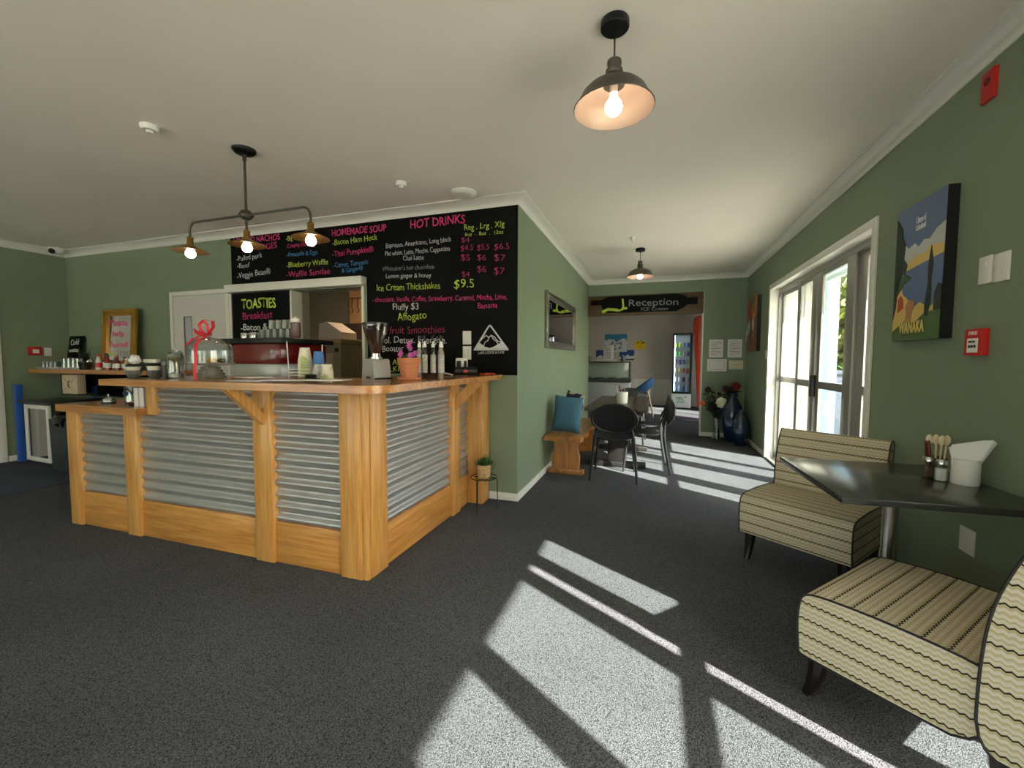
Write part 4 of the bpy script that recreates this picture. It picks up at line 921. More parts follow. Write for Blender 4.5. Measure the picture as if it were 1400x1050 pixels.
b.sph((0, 0, .03), .035, (1.1, .9, .9), 14, 8)
for v in b.bm.verts: v.co += Vector((rnd.uniform(-.007, .007), rnd.uniform(-.007, .007), rnd.uniform(-.006, .006)))
o = b.build('crumpled_bag', mat('crinkled_plastic', (216, 214, 214), .4), angle=10); o.location = (-3.375, 1.96, Z + .098); tag(o, 'crumpled white bag lying on the leftmost lidded cup', 'bag')
t = thing('canister', 'black and grey canister between the cups and the cake stand', 'canister', (-3.165, 2.02, Z))
MB().lathe([(0, 0), (.028, 0), (.028, .10), (0, .10)]).build('body', M_blk, t); MB().lathe([(.0285, .09), (.0285, .115), (0, .115)]).build('band', M_grey, t); MB().lathe([(.027, .115), (.027, .13), (0, .131)]).build('lid', M_blk, t)
t = thing('cookie_jar', 'tall glass jar with coloured sweets, left of the cake stand', 'jar', (-3.07, 2.02, Z))
MB().lathe([(0, 0), (.045, 0), (.047, .006), (.047, .15), (.04, .17), (.038, .17), (.043, .15), (.043, .01), (0, .008)]).build('glass', M_glass2, t)
MB().lathe([(0, .01), (.041, .01), (.041, .035), (0, .04)]).build('contents', M_cup, t); MB().lathe([(0, .17), (.042, .17), (.044, .176), (.03, .19), (.012, .194), (.012, .205), (0, .207)]).build('lid', M_glass2, t)
b = MB()
for i in range(9): b.cyl((.028 * math.cos(i * .7), .028 * math.sin(i * .7), .05), (.026 * math.cos(i * .7), .026 * math.sin(i * .7), .145), .006, .006, 8)
b.build('biscuit_sticks', mat('golden_biscuit', (200, 140, 66), .7), t)
# cake stand
t = thing('cake_stand', 'glass-domed cake stand tied with a red ribbon on the countertop', 'cake stand', (-2.80, 2.06, Z))
t.scale = (.88, .88, 1.10)
MB().lathe([(0, .0), (.105, 0), (.108, .006), (.085, .03), (.055, .07), (.045, .082), (.16, .086), (.163, .094), (.16, .098), (0, .098)], seg=40).build('stand', glass('cut_glass', (232, 230, 220), .18, .7, .3), t)
b = MB()
for i in range(22):
    a = 2 * math.pi * i / 22
    for k in range(4): b.sph(((.098 - k * .013) * math.cos(a + k * .14), (.098 - k * .013) * math.sin(a + k * .14), .014 + k * .018), .0065, (1, 1, 1), 8, 5)
b.build('cut_glass_beads', M_glass2, t)
MB().lathe([(.150, .098), (.152, .17), (.146, .20), (.12, .225), (.07, .243), (.02, .25), (0, .251)], seg=44).build('dome', M_glass2, t)
MB().lathe([(0, .25), (.008, .251), (.010, .258), (.017, .268), (.014, .28), (0, .284)]).build('knob', M_glass2, t)
rb = lambda pts, wd: pts
def ribbon(pts, wd, side, name='ribbon'):
    b = MB(); L_ = [b.v(Vector(p) - Vector(side) * wd / 2) for p in pts]; R_ = [b.v(Vector(p) + Vector(side) * wd / 2) for p in pts]
    for i in range(len(pts) - 1): b.f([L_[i], R_[i], R_[i + 1], L_[i + 1]])
    L2 = [b.v(Vector(p) - Vector(side) * wd / 2 + Vector((0, .0012, 0))) for p in pts]; R2 = [b.v(Vector(p) + Vector(side) * wd / 2 + Vector((0, .0012, 0))) for p in pts]
    for i in range(len(pts) - 1): b.f([L2[i], L2[i + 1], R2[i + 1], R2[i]]); b.f([L_[i], L_[i + 1], L2[i + 1], L2[i]]); b.f([R_[i], R2[i], R2[i + 1], R_[i + 1]])
    return b.build(name, M_ribbon, t)
def arcd(a0): return [(.153 * math.cos(a0) * q, .153 * math.sin(a0) * q, z) for q, z in ((0.1, .256), (.45, .248), (.8, .228), (.97, .203), (1.01, .17), (1.02, .10), (1.08, .094))]
s1 = (math.cos(R(-70) + R(90)), math.sin(R(-70) + R(90)), 0)
ribbon(arcd(R(-70)) + [(.052, -.155, .05), (.045, -.15, .003)], .022, s1)
ribbon(arcd(R(-125))[:-1] + [(-.09, -.13, .02)], .020, (math.cos(R(-35)), math.sin(R(-35)), 0))
ribbon([(0, -.01, .262), (-.012, -.05, .285), (-.022, -.06, .325), (-.012, -.03, .355), (.012, .02, .35), (.016, .02, .315), (.008, .0, .285), (0, -.01, .266)], .026, (.95, .3, 0)); ribbon([(.004, -.01, .262), (.03, -.03, .285), (.034, -.04, .32), (.012, -.04, .345), (-.008, -.04, .335)], .020, (.9, .3, .3))
ribbon([(0, -.02, .264), (-.06, -.03, .27), (-.12, -.03, .295), (-.10, -.03, .262)], .030, (.1, -.3, .9)); ribbon([(0, -.03, .27), (-.03, -.10, .24), (-.05, -.14, .20)], .024, (.9, .3, 0))
for (x, y, nm) in ((.04, -.02, 'golden'), (.08, .03, 'dark'), (-.03, .05, 'pale')):
    b = MB(); b.sph((x, y, .112 if nm != 'pale' else .115), .035, (1, .9, .42), 14, 8); b.build('pastry', mat(nm + '_pastry', {'golden': (206, 148, 72), 'dark': (90, 50, 30), 'pale': (226, 214, 190)}[nm], .8), t)

# espresso machine on the back bench
t = thing('espresso_machine', 'dark red and steel espresso machine with a black top, behind the counter', 'espresso machine', (-3.21, 3.0, 1.06))
MB().box(-.30, .27, -.25, .26, .04, .20, .01).build('steel_body', M_steelr, t)
MB().box(-.31, .28, -.26, .27, .20, .37, .012).build('red_panel', M_red, t)
MB().box(-.36, .33, -.29, .31, .371, .415, .008).build('top_tray', M_blk, t)
MB().box(-.28, .25, -.22, .24, 0, .04).build('feet_plinth', M_blk, t)
MB().cyl((.20, -.262, .30), (.20, -.268, .30), .02).build('badge', M_steel, t)
M_glm = glass('tumbler_glass', (214, 220, 216), .22, 1.0, .08)
def tumbler(label, loc, group, r=.032, h=.075, up=False):
    o = MB().lathe([(r * .9, 0), (r, .002), (r * .82, h), (0, h), (0, h - .006), (r * .72, h - .007), (r * .9, 0)] if not up else [(0, 0), (r * .8, 0), (r, h), (r * .93, h), (r * .72, .008), (0, .007)], seg=20).build('drinking_glass', M_glm); o.location = loc
    return tag(o, label, 'glass', group)
G0 = tumbler('upturned tumbler on the espresso machine, lower layer, front row, first from the left', (-3.18, 2.80, 1.476), 'tumblers on the espresso machine')
for i in range(1, 14):
    lvl = 1 if i > 8 else 0; k = i if not lvl else i - 8
    c = G0.copy(); COL.objects.link(c); c['label'] = 'upturned tumbler on the espresso machine, %s layer, %s row, %s from the left' % (('upper' if i > 8 else 'lower'), ['front', 'back'][(i if i <= 8 else i - 8) // 5], ['first', 'second', 'third', 'fourth', 'fifth'][(i if i <= 8 else i - 8) % 5]); c.location = (-3.18 + .072 * (k % 5) + (.036 if lvl else 0), 2.80 + .075 * (k // 5), 1.476 + .0755 * lvl)
def moka(loc, label):
    t = thing('steel_jug', label, 'jug', loc); MB().lathe([(0, 0), (.035, 0), (.037, .005), (.034, .05), (.03, .055), (.028, .05), (0, .048)]).build('body', M_steel, t); MB().tube([(.034, 0, .045), (.055, 0, .04), (.055, 0, .015), (.036, 0, .01)], .004, 6).build('handle', M_steel, t); return t
moka((-3.45, 2.86, 1.476), 'small steel milk jug at the left on the espresso machine')
moka((-3.30, 2.82, 1.476), 'small steel milk jug beside the upturned tumblers')
t = thing('plate_stack', 'stack of grey saucers at the left end of the espresso machine', 'saucers', (-3.52, 2.95, 1.476)); b = MB()
for k in range(5): b.lathe([(0, k * .011), (.03, k * .011), (.062, k * .011 + .008), (.064, k * .011 + .012), (.03, k * .011 + .004), (0, k * .011 + .004)])
b.build('saucers', M_grey, t)
t = thing('shaker_bottle', 'brown powder shaker with white lid on the espresso machine', 'shaker', (-2.80, 2.78, 1.476))
MB().lathe([(0, 0), (.036, 0), (.038, .004), (.038, .12), (.034, .125), (0, .125)]).build('body', mat('cocoa_plastic', (84, 60, 54), .3, coat=.4), t)
MB().lathe([(.036, .125), (.038, .128), (.036, .155), (.014, .160), (.012, .172), (0, .174)]).build('lid', M_wpl, t)
# paper-cup stacks
def cup_stack(n, x, y, z0, label, group, m, lab2, h=.085, r=.038, step=.011, first=None):
    base = MB().lathe([(r * 1.06, 0), (r * 1.08, .003), (r * 1.0, .007), (r * .72, h), (0, h), (0, h - .002), (r * .70, h - .003), (r * .96, .006), (r * 1.0, 0), (r * 1.06, 0)], seg=24).build('paper_cup', m)
    base.location = (x, y, z0); tag(base, label, 'cup', group)
    ORD = ['bottom', 'second', 'third', 'fourth', 'fifth', 'sixth', 'seventh', 'eighth', 'ninth', 'tenth']; base['label'] = label + ', bottom one'
    for k in range(1, n):
        c = base.copy(); COL.objects.link(c); c['label'] = label + ', ' + (ORD[k] + ' from the bottom' if k < n - 1 else 'top one'); c.location = (x, y, z0 + k * step)
    return base
M_cup2 = mat('leaf_print_cup', (222, 214, 198), .7)
tn = M_cup2.node_tree; vz = tn.nodes.new('ShaderNodeTexNoise'); vz.inputs['Scale'].default_value = 16; cz = tn.nodes.new('ShaderNodeValToRGB'); cz.color_ramp.interpolation = 'LINEAR'
cz.color_ramp.elements[0].position = .56; cz.color_ramp.elements[0].color = lin((224, 216, 200)); cz.color_ramp.elements[1].position = .62; cz.color_ramp.elements[1].color = lin((170, 184, 120)); tco = tn.nodes.new('ShaderNodeTexCoord')
tn.links.new(tco.outputs['Object'], vz.inputs['Vector']); tn.links.new(vz.outputs[0], cz.inputs[0]); tn.links.new(cz.outputs[0], tn.nodes['Principled BSDF'].inputs['Base Color'])
cup_stack(10, -2.36, 2.42, Z + .004, 'cream paper cup in the tall stack by the espresso machine', 'tall stack of cream paper cups', M_cup2, '', h=.095, r=.045, step=.013)
cup_stack(4, -2.22, 2.40, Z + .004, 'grey-lidded cup in the low stack under the blue cup', 'low stack behind the single cup', mat('pale_grey_lid', (196, 196, 190), .5), '', h=.06, r=.042, step=.012)
o = MB().lathe([(.038, 0), (.04, .004), (.030, .085), (0, .085)], seg=24).build('paper_cup', mat('blue_wave_cup', (70, 120, 180), .6)); o.location = (-2.22, 2.40, Z + .1025); tag(o, 'blue paper cup upturned on top of the low stack', 'cup')
o = MB().lathe([(.042, 0), (.044, .004), (.032, .1), (0, .1)], seg=24).build('paper_cup', M_cup2); o.location = (-2.08, 2.32, Z); tag(o, 'single upturned leaf-print paper cup nearest the coffee grinder', 'cup')
t = thing('cup_lid', 'black takeaway lid lying in front of the single cup', 'lid', (-2.12, 2.22, Z + .002)); MB().lathe([(0, .02), (.03, .02), (.034, .012), (.04, .008), (.04, 0), (0, 0)], seg=24).lathe([(0, .034), (.03, .034), (.033, .028), (.038, .02), (0, .02)], seg=24).build('lid', M_dregs, t)
t = thing('wire_cup_rack', 'white wire rack around the tall paper cup stack', 'rack', (-2.36, 2.42, Z))
for z in (.02, .04, .062): MB().tube([(-.085, -.06, z), (.09, -.06, z), (.09, .06, z), (-.085, .06, z)], .0025, 6, True).build('hoop', M_wpl, t)
MB().cyl((-.085, -.06, 0), (-.10, -.06, .26), .0035, .0035, 8).build('upright', M_wpl, t); MB().cyl((.09, .06, 0), (.10, .06, .24), .0035, .0035, 8).build('upright', M_wpl, t)
# magazines
cols = [(232, 230, 232), (190, 168, 200), (226, 226, 230), (206, 196, 170), (236, 234, 234), (222, 216, 214)]
for i, (x, y, rz_) in enumerate([(-2.35, 1.98, 8), (-2.22, 2.05, -12), (-2.08, 1.98, 20), (-1.92, 2.02, -6), (-1.78, 2.0, 14), (-2.42, 2.06, -20)]):
    t = thing('magazine', ['white leaflet at the left end of the fanned pile', 'lilac-covered leaflet in the fanned pile by the cups', 'white leaflet in the middle of the fanned pile', 'buff-covered leaflet in the fanned pile', 'white leaflet at the right end, beside the grinder', 'thin white leaflet under the left end of the pile'][i], 'leaflet', (x, y, Z + .0005 + .0032 * i), R(rz_))
    MB().box(-.105, .105, -.075, .075, 0, .003, .0005).build('pages', mat('leaflet_%d' % i, cols[i], .5), t)
# grinder
t = thing('coffee_grinder', 'steel coffee grinder with a conical hopper full of beans', 'coffee grinder', (-1.72, 2.36, Z), R(-20))
t.scale = (.80, .80, 1.0)
MB().box(-.085, .085, -.075, .095, 0, .018, .004).build('foot', M_blk, t)
b = MB(); b.prism([(-.085, .0), (.085, 0), (.070, .128), (.055, .138), (-.055, .138), (-.070, .128)], 'y', -.078, .08); es = [e for e in b.bm.edges if e.calc_face_angle(0) > .9]; bmesh.ops.bevel(b.bm, geom=es, offset=.006, segments=2, affect='EDGES', profile=.5)
b.build('body', M_steelr, t); text_mesh('SASLA', 'lettering', M_ink, -.02, .045, .012, .012, .014, -.0785, t, bold=.03)
MB().cyl((0, 0, .138), (0, 0, .150), .052).cyl((0, 0, .15), (0, 0, .172), .038).build('collar', M_steel, t)
MB().lathe([(.034, .172), (.045, .20), (.098, .325), (.103, .36), (.098, .36), (.094, .327), (.042, .202), (.031, .174)], seg=36).build('hopper', glass('hopper_glass', (226, 220, 212), .05, .45), t)
MB().lathe([(0, .174), (.031, .176), (.041, .202), (.089, .322), (.05, .332), (0, .336)], seg=32).build('beans', mat('coffee_beans', (84, 48, 30), .5, noise=.5, nscale=90, bump=.6, bscale=120), t)
MB().lathe([(0, .372), (.10, .372), (.106, .368), (.106, .358), (.10, .358), (.0, .36)], seg=36).build('hopper_lid', mat('smoked_lid', (50, 50, 52), .25), t)
MB().box(-.105, -.088, -.05, .02, .0, .13, .004).build('side_fork', M_blk, t)
# flower pot
t = thing('flower_pot', 'terracotta pot of purple flowers on the countertop', 'plant', (-1.535, 2.46, Z))
MB().lathe([(0, 0), (.072, 0), (.078, .004), (.080, .02), (.074, .02), (.07, .008), (0, .008)], seg=36).build('saucer', M_terra, t)
MB().lathe([(0, .009), (.052, .009), (.068, .105), (.074, .107), (.077, .145), (.071, .145), (.066, .12), (0, .12)], seg=36).build('pot', M_terra, t)
b = MB(); rnd = random.Random(9)
for i in range(40):
    a = rnd.uniform(0, 6.28); q = rnd.uniform(.01, .065); b.blade((q * .5 * math.cos(a), q * .5 * math.sin(a), .12), (q * 1.35 * math.cos(a), q * 1.35 * math.sin(a), .145 + rnd.uniform(0, .05)), .022, .01, 4)
b.build('leaves', M_leaf, t)
for cx, cy, cz_ in ((-.045, -.03, .165), (-.03, -.045, .175), (.05, -.03, .165), (.06, -.02, .175), (.0, 0, .225), (.012, -.01, .24), (.005, .01, .21), (.035, -.04, .16)):
    b = MB()
    for k in range(6):
        a = k * 1.05; b.blade((cx, cy, cz_), (cx + .022 * math.cos(a), cy - .006, cz_ + .022 * math.sin(a)), .013, 0, 3, n=(-math.sin(a), 0, math.cos(a)))
    b.build('purple_flower', mat('magenta_petal', (186, 84, 156), .7), t)
MB().tube([(0, 0, .12), (.005, .004, .17), (.006, 0, .23)], .002, 5).build('stem', M_leaf, t)
# syrup bottles
def bottle(loc, label, liq, band=True):
    t = thing('syrup_bottle', label, 'bottle', loc, 0, 'tall syrup bottles with pumps')
    MB().lathe([(0, 0), (.017, 0), (.019, .004), (.019, .185), (.015, .205), (.010, .215), (.010, .235), (0, .235)], seg=20).build('glass', mat('bottle_' + liq, {'amber': (120, 74, 40), 'clear': (142, 136, 126), 'dark': (46, 34, 34)}[liq], .12, coat=.5), t)
    MB().lathe([(.0195, .04), (.0195, .17), (.0190, .17), (.019, .04)], seg=20).build('label_band', mat('printed_label', (176, 172, 166), .5, noise=.5, nscale=120), t)
    MB().lathe([(0, .265), (.006, .265), (.006, .25), (.011, .248), (.012, .235), (.012, .222), (0, .222)], seg=16).build('cap', M_wpl, t)
    MB().tube([(0, 0, .26), (0, 0, .30), (.004, -.01, .305), (.006, -.035, .298)], .004, 6).build('pump', M_blk, t)
    return t
bt = [('clear', -1.600, 2.70), ('clear', -1.62, 2.80), ('dark', -1.556, 2.70), ('amber', -1.54, 2.79), ('dark', -1.50, 2.72), ('amber', -1.475, 2.80), ('clear', -1.452, 2.74)]
lb = ['pale syrup bottle right beside the terracotta pot', 'pale syrup bottle half hidden behind the terracotta pot', 'dark syrup bottle, the left one of two in the bottle group', 'amber syrup bottle in the middle of the bottle group', 'dark syrup bottle, the right one of two in the bottle group', 'amber syrup bottle second from the right end of the group', 'pale syrup bottle at the right end of the bottle group']
B0 = {}
for (k, x, y), l in zip(bt, lb):
    if k in B0: copy_tree(B0[k], (x, y, Z), rnd.uniform(-.5, .5), l)
    else: B0[k] = bottle((x, y, Z), l, k)
# speaker, card reader, cables
t = thing('bluetooth_speaker', 'black cylindrical speaker with a red badge on the countertop', 'speaker', (-1.50, 3.28, Z), R(25))
MB().cyl((-.09, 0, .038), (.09, 0, .038), .037, .037, 28).build('body', M_blk, t); MB().box(-.02, .012, -.040, -.034, .026, .05, .002).build('badge', M_sred, t)
MB().cyl((-.095, 0, .038), (-.09, 0, .038), .03).cyl((.09, 0, .038), (.095, 0, .038), .03).build('end_cap', M_blk, t)
t = thing('card_terminal', 'white desk gadget with a dark screen behind the speaker', 'card reader', (-1.60, 3.42, Z), R(15))
MB().box(-.055, .045, -.03, .03, 0, .15, .012).build('housing', M_wpl, t); MB().box(-.045, -.005, -.033, -.029, .07, .125, .002).build('screen', M_blk, t); MB().box(.02, .045, -.033, -.029, .07, .125, .002).build('screen', M_blk, t)
b = MB(); rnd = random.Random(4); pts = [(.05 * math.sin(k * .9) + k * .006, .035 * math.cos(k * 1.3), .006 + .012 * abs(math.sin(k * .8))) for k in range(22)]
o = b.tube(pts, .0035, 6).build('orange_cable', mat('orange_red_cable', (222, 70, 36), .5)); o.location = (-1.44, 3.45, Z); tag(o, 'tangled orange-red charging cable right of the speaker', 'cable')
o = MB().tube([(.045 * math.cos(a), .02 * math.sin(a) , .004 + .02 * abs(math.sin(a / 2))) for a in [k * .5 for k in range(13)]], .003, 6).build('white_cable', M_wpl); o.location = (-1.63, 3.20, Z); tag(o, 'looped white cable left of the speaker', 'cable')
o = MB().box(-.02, .02, -.0, .03, 0, .045, .004).build('plug_adapter', M_wpl); o.location = (-1.667, Y0 - .043, 1.345); tag(o, 'white plug adapter in the lower socket', 'plug')

# ------------------------------------------------------------------ things on the low countertop
ZL = .9505
t = thing('service_bell', 'chrome service bell on the lower countertop', 'bell', (-4.05, 2.16, ZL)); MB().lathe([(0, 0), (.045, 0), (.045, .012), (0, .012)]).build('base', M_blk, t)
MB().lathe([(.042, .014), (.042, .02), (.034, .038), (.018, .05), (0, .053)]).build('dome', M_steel, t); MB().cyl((0, 0, .05), (0, 0, .066), .004).sph((0, 0, .067), .007).build('plunger', M_steel, t)
def jar(loc, label, r, h, fill=None, name='glass_jar'):
    t = thing(name, label, 'jar', loc); MB().lathe([(0, 0), (r * .9, 0), (r, .006), (r, h * .85), (r * .8, h), (r * .74, h), (r * .93, h * .85), (r * .93, .01), (0, .01)]).build('glass', M_glm, t)
    if fill: MB().lathe([(0, .011), (r * .9, .011), (r * .9, h * .4), (0, h * .42)]).build('contents', fill, t)
    return t
J = jar((-3.87, 2.22, ZL), 'glass tip jar with an oval navy label on the lower countertop', .05, .15, mat('coins', (150, 140, 116), .3, metal=.6))
b = MB(); b.lathe([(0, -.0), (.026, 0), (.026, .002), (0, .003)], seg=24); o = b.build('label_sticker', mat('navy_label', (30, 44, 92), .5), J); o.rotation_euler = (R(90), 0, R(0)); o.location = (0, -.0505, .08); o.scale = (1, .8, 1)
jar((-3.74, 2.32, ZL), 'plain glass jar behind the tip jar', .045, .17); jar((-3.66, 2.24, ZL), 'tall glass jar beside the card stack', .035, .19)
t = thing('sweet_bowl', 'shallow dark dish of wrapped sweets on the lower countertop', 'bowl', (-3.72, 2.15, ZL)); MB().lathe([(0, 0), (.04, 0), (.062, .02), (.058, .022), (.038, .006), (0, .006)]).build('dish', mat('dark_dish', (70, 50, 42), .4), t)
b = MB()
for k in range(7): b.sph((.028 * math.cos(k * .95), .028 * math.sin(k * .95), .022), .012, (1.3, 1, .7), 8, 6)
b.build('sweets', mat('foil_sweets', (190, 176, 170), .25, metal=.4), t)
for k, (x, l) in enumerate(((-3.595, 'left pile of white cards under the raised countertop end'), (-3.535, 'right pile of white cards under the raised countertop end'))):
    t = thing('card_stack', l, 'cards', (x, 2.12, ZL), R(4)); b = MB()
    for i in range(16): b.box(-.021, .021, -.04, .04, i * .0085, i * .0085 + .007)
    b.build('cards', M_paper, t)

# ------------------------------------------------------------------ far-left corner: shelf, fridge, bin, mat
pts = [(-5.3, YM - .002), (-5.3, 3.20), (-7.54, 3.20)] + [(-7.54 + .13 * math.cos(a), 3.33 + .13 * math.sin(a)) for a in [R(k) for k in (-105, -120, -135, -150, -165, -180)]] + [(-7.67, YM - .002)]
slab(pts, 1.115, 1.163, 'long_shelf', 'long timber wall shelf holding glasses and sauces at the far left', 'shelf', M_top, .008)
t = thing('wire_shelf', 'dark open shelf unit hanging under the long timber shelf', 'shelf', (-6.2, 3.4, .84))
MB().box(-.9, .6, -.1, .27, 0, .015).box(-.9, -.885, -.1, .27, .015, .274).box(-.20, -.19, -.1, .27, .015, .274).box(.585, .6, -.1, .27, .015, .274).box(-.885, .585, .255, .27, .015, .274).build('unit', M_blkm, t)
t = thing('gift_box', 'cream envelope-style box with a black ring handle under the shelf', 'box', (-6.93, 3.42, .856))
MB().box(-.15, .15, -.12, -.03, 0, .24, .004).build('box', mat('cream_board', (206, 190, 164), .7), t)
b = MB(); strokes(b, [(-.14, .225), (0, .11), (.14, .225)], .004, -.1205); strokes(b, [(-.14, .015), (-.03, .10)], .003, -.1205); strokes(b, [(.14, .015), (.03, .10)], .003, -.1205); b.build('fold_line', mat('fold_brown', (150, 132, 106), .8), t)
MB().tube([(.01 + .028 * math.cos(a), -.124, .12 + .045 * math.sin(a)) for a in [R(60 + k * 12) for k in range(21)]], .004, 6).build('ring', M_blk, t)
ZS = 1.1635
def tray(x, y, label):
    t = thing('tray', label, 'tray', (x, y, ZS)); MB().lathe([(0, 0), (.19, 0), (.21, .004), (.215, .025), (.208, .025), (.20, .008), (0, .008)], seg=40, sx=1.1, sy=.75).build('tray', M_steelr, t)
tray(-7.40, 3.40, 'round tray of glasses nearest the left wall'); tray(-6.90, 3.38, 'round tray of taller glasses right of the first tray')
G1 = tumbler('short tumbler on the left tray of the long shelf, front row, first from the left', (-7.53, 3.35, ZS + .0085), 'tumblers on the left tray', .036, .085)
for i in range(1, 7):
    c = G1.copy(); COL.objects.link(c); c['label'] = 'short tumbler on the left tray of the long shelf, %s row, %s from the left' % (['front', 'back'][i // 4], ['first', 'second', 'third', 'fourth'][i % 4]); c.location = (-7.53 + .085 * (i % 4) + .03 * (i // 4), 3.35 + .085 * (i // 4), ZS + .0085)
G2 = tumbler('tall tumbler on the right tray of the long shelf, front row, first from the left', (-7.05, 3.33, ZS + .0085), 'tumblers on the right tray', .04, .13)
for i in range(1, 8):
    c = G2.copy(); COL.objects.link(c); c['label'] = 'tall tumbler on the right tray of the long shelf, %s row, %s from the left' % (['front', 'back'][i // 4], ['first', 'second', 'third', 'fourth'][i % 4]); c.location = (-7.05 + .09 * (i % 4) + .03 * (i // 4), 3.33 + .085 * (i // 4), ZS + .0085)
t = thing('spider_plant', 'small dark spiky plant behind the sauce bottles', 'plant', (-6.60, 3.30, ZS)); MB().lathe([(0, 0), (.05, 0), (.065, .09), (.06, .09), (0, .08)]).build('pot', M_blk, t); b = MB()
for i in range(26):
    a = i * 2.4; b.blade((0, 0, .08), (.10 * math.cos(a), .07 * math.sin(a), .20 + .12 * (i % 3) / 2), .012, .04, 5)
b.build('leaves', M_leafd, t)
def sauce(loc, label, c, capc, h=.17, r=.03):
    t = thing('sauce_bottle', label, 'bottle', loc); nm = '_%d_%d_%d' % c
    MB().lathe([(0, 0), (r, 0), (r, h * .55), (r * .5, h * .75), (r * .42, h * .85), (0, h * .85)], seg=18).build('bottle', mat('sauce' + nm, c, .2, coat=.4), t)
    MB().lathe([(r * 1.01, h * .15), (r * 1.02, h * .16), (r * 1.02, h * .45), (r * 1.01, h * .46)], seg=18).build('label_band', M_paper if sum(c) < 500 else M_sred, t)
    MB().lathe([(r * .5, h * .84), (r * .52, h), (0, h)], seg=16).build('cap', mat('cap_%d_%d_%d' % capc, capc, .4), t)
SA = [((210, 206, 200), (170, 20, 20), .19, 'white squeeze bottle with a red cap'), ((120, 20, 16), (30, 50, 110), .20, 'red sauce bottle with a blue cap'), ((150, 30, 20), (30, 40, 60), .18, 'tomato-red bottle with a dark cap'),
      ((130, 90, 40), (60, 90, 50), .15, 'golden mustard jar with a green cap'), ((90, 14, 18), (140, 20, 20), .17, 'deep red relish bottle with a red cap'), ((140, 24, 30), (30, 30, 34), .16, 'crimson jam bottle with a black cap'), ((190, 170, 120), (220, 220, 210), .14, 'cream dressing bottle with a white cap'), ((60, 36, 26), (30, 60, 120), .15, 'brown sauce bottle with a blue cap')]
for i, (c, cc, h, l) in enumerate(SA): sauce((-6.34 + .085 * i, 3.30 + .03 * (i % 2), ZS), l + ' on the long shelf', c, cc, h)
# under-shelf fridge
t = thing('display_fridge', 'small undercounter glass-door fridge in the far left corner', 'fridge', (-7.16, 3.08, 0), R(-4))
MB().box(-.32, .30, .04, .52, .0, .74, .01).build('cabinet', M_blk, t); MB().box(-.37, .40, -.03, .54, .745, .78, .006).build('worktop', mat('dark_worktop', (30, 34, 36), .3), t)
dr = MB().box(-.30, .28, -.0, .035, .03, .08, .004).box(-.30, .28, 0, .035, .68, .73, .004).box(-.30, -.25, 0, .035, .08, .68, .004).box(.23, .28, 0, .035, .08, .68, .004).build('door', M_wpl, t)
MB().box(-.25, .23, .012, .018, .08, .68).build('pane', glass('dark_mirror_pane', (120, 130, 120), .45, .9), dr)
b = MB(); b.box(-.36, -.335, -.03, .05, .0, .97, .004); tag(b.build('blue_panel', M_blue, loc=(-7.205, 3.09, 0)), 'upright blue board left of the small fridge', 'board')
b = MB(); b.box(-.05, .05, -.01, .01, .785, .94, .004); tag(b.build('blue_panel', M_blue, loc=(-6.93, 3.55, 0)), 'blue board end standing behind the small fridge', 'board')
t = thing('waste_bin', 'dark rubbish bin with a black bag beside the small fridge', 'bin', (-6.42, 3.10, 0))
b = MB(); b.prism([(-.17, 0), (.17, 0), (.20, .60), (-.20, .60)], 'y', -.15, .15); b.build('bin', mat('dark_green_bin', (44, 52, 54), .5), t)
b = MB(); rnd = random.Random(8); b.lathe([(.20, .52), (.225, .56), (.235, .61), (.215, .655), (.17, .66), (.16, .60)], seg=26, sx=1, sy=.8)
for v in b.bm.verts: v.co += Vector((rnd.uniform(-.014, .014), rnd.uniform(-.014, .014), rnd.uniform(-.014, .014)))
b.build('bin_bag', mat('black_bag', (14, 14, 16), .18), t, angle=12)
t = MB().box(-7.55, -5.78, 1.0, 3.0, 0, .010, .004).build('floor_mat', mat('navy_ribbed_mat', (62, 68, 86), .95, noise=.2, nscale=90, bump=.4, bscale=300)); tag(t, 'navy ribbed entrance mat at the far left', 'mat')

# ------------------------------------------------------------------ kitchen beyond the hatch
t = thing('chest_cabinet', 'beige appliance with a notice on its side, seen through the serving hatch', 'appliance', (-4.05, 4.8, 0))
MB().box(-.33, .24, -.3, .3, 0, 1.50, .01).build('body', mat('beige_enamel', (156, 148, 124), .5), t); MB().box(-.36, .27, -.33, .33, 1.50, 1.56, .008).build('lid', mat('tan_lid', (176, 160, 120), .4), t)
MB().box(-.10, .12, -.304, -.301, 1.08, 1.38).build('notice', mat('pale_notice', (190, 182, 160), .7), t); bd = MB().lathe([(0, 0), (.03, 0), (.03, .006), (0, .006)]).build('badge', M_blk, t); bd.rotation_euler = (R(90), 0, 0); bd.location = (.18, -.301, 1.42)
t = thing('slicer', 'pale slanted kitchen machine on top of the beige appliance', 'appliance', (-4.08, 4.8, 1.56))
MB().prism([(-.22, 0), (.16, 0), (.16, .10), (-.08, .24), (-.2, .22)], 'y', -.15, .15).build('body', mat('pale_grey_enamel', (214, 210, 200), .4), t)
struct(MB().box(-5.10, -4.2, 6.26, 6.30, 1.9, 2.5).build('trim_7', mat('warm_light_tint', (236, 190, 140), .7)))  # panel whose colour stands in for the warm light of a further opening
t = thing('kitchen_cupboard', 'dark brown kitchen cupboard beyond the beige appliance', 'cupboard', (-4.46, 6.0, 0)); MB().box(-.42, .9, -.24, .25, 0, 1.88, .005).build('body', mat('dark_brown_wood', (62, 42, 24), .6), t)
t = thing('utensil_rail', 'row of hanging utensils on the lit kitchen wall', 'utensils', (-4.85, 6.22, 2.36)); MB().cyl((-.2, 0, 0), (.5, 0, 0), .006).build('rail', M_blkm, t)
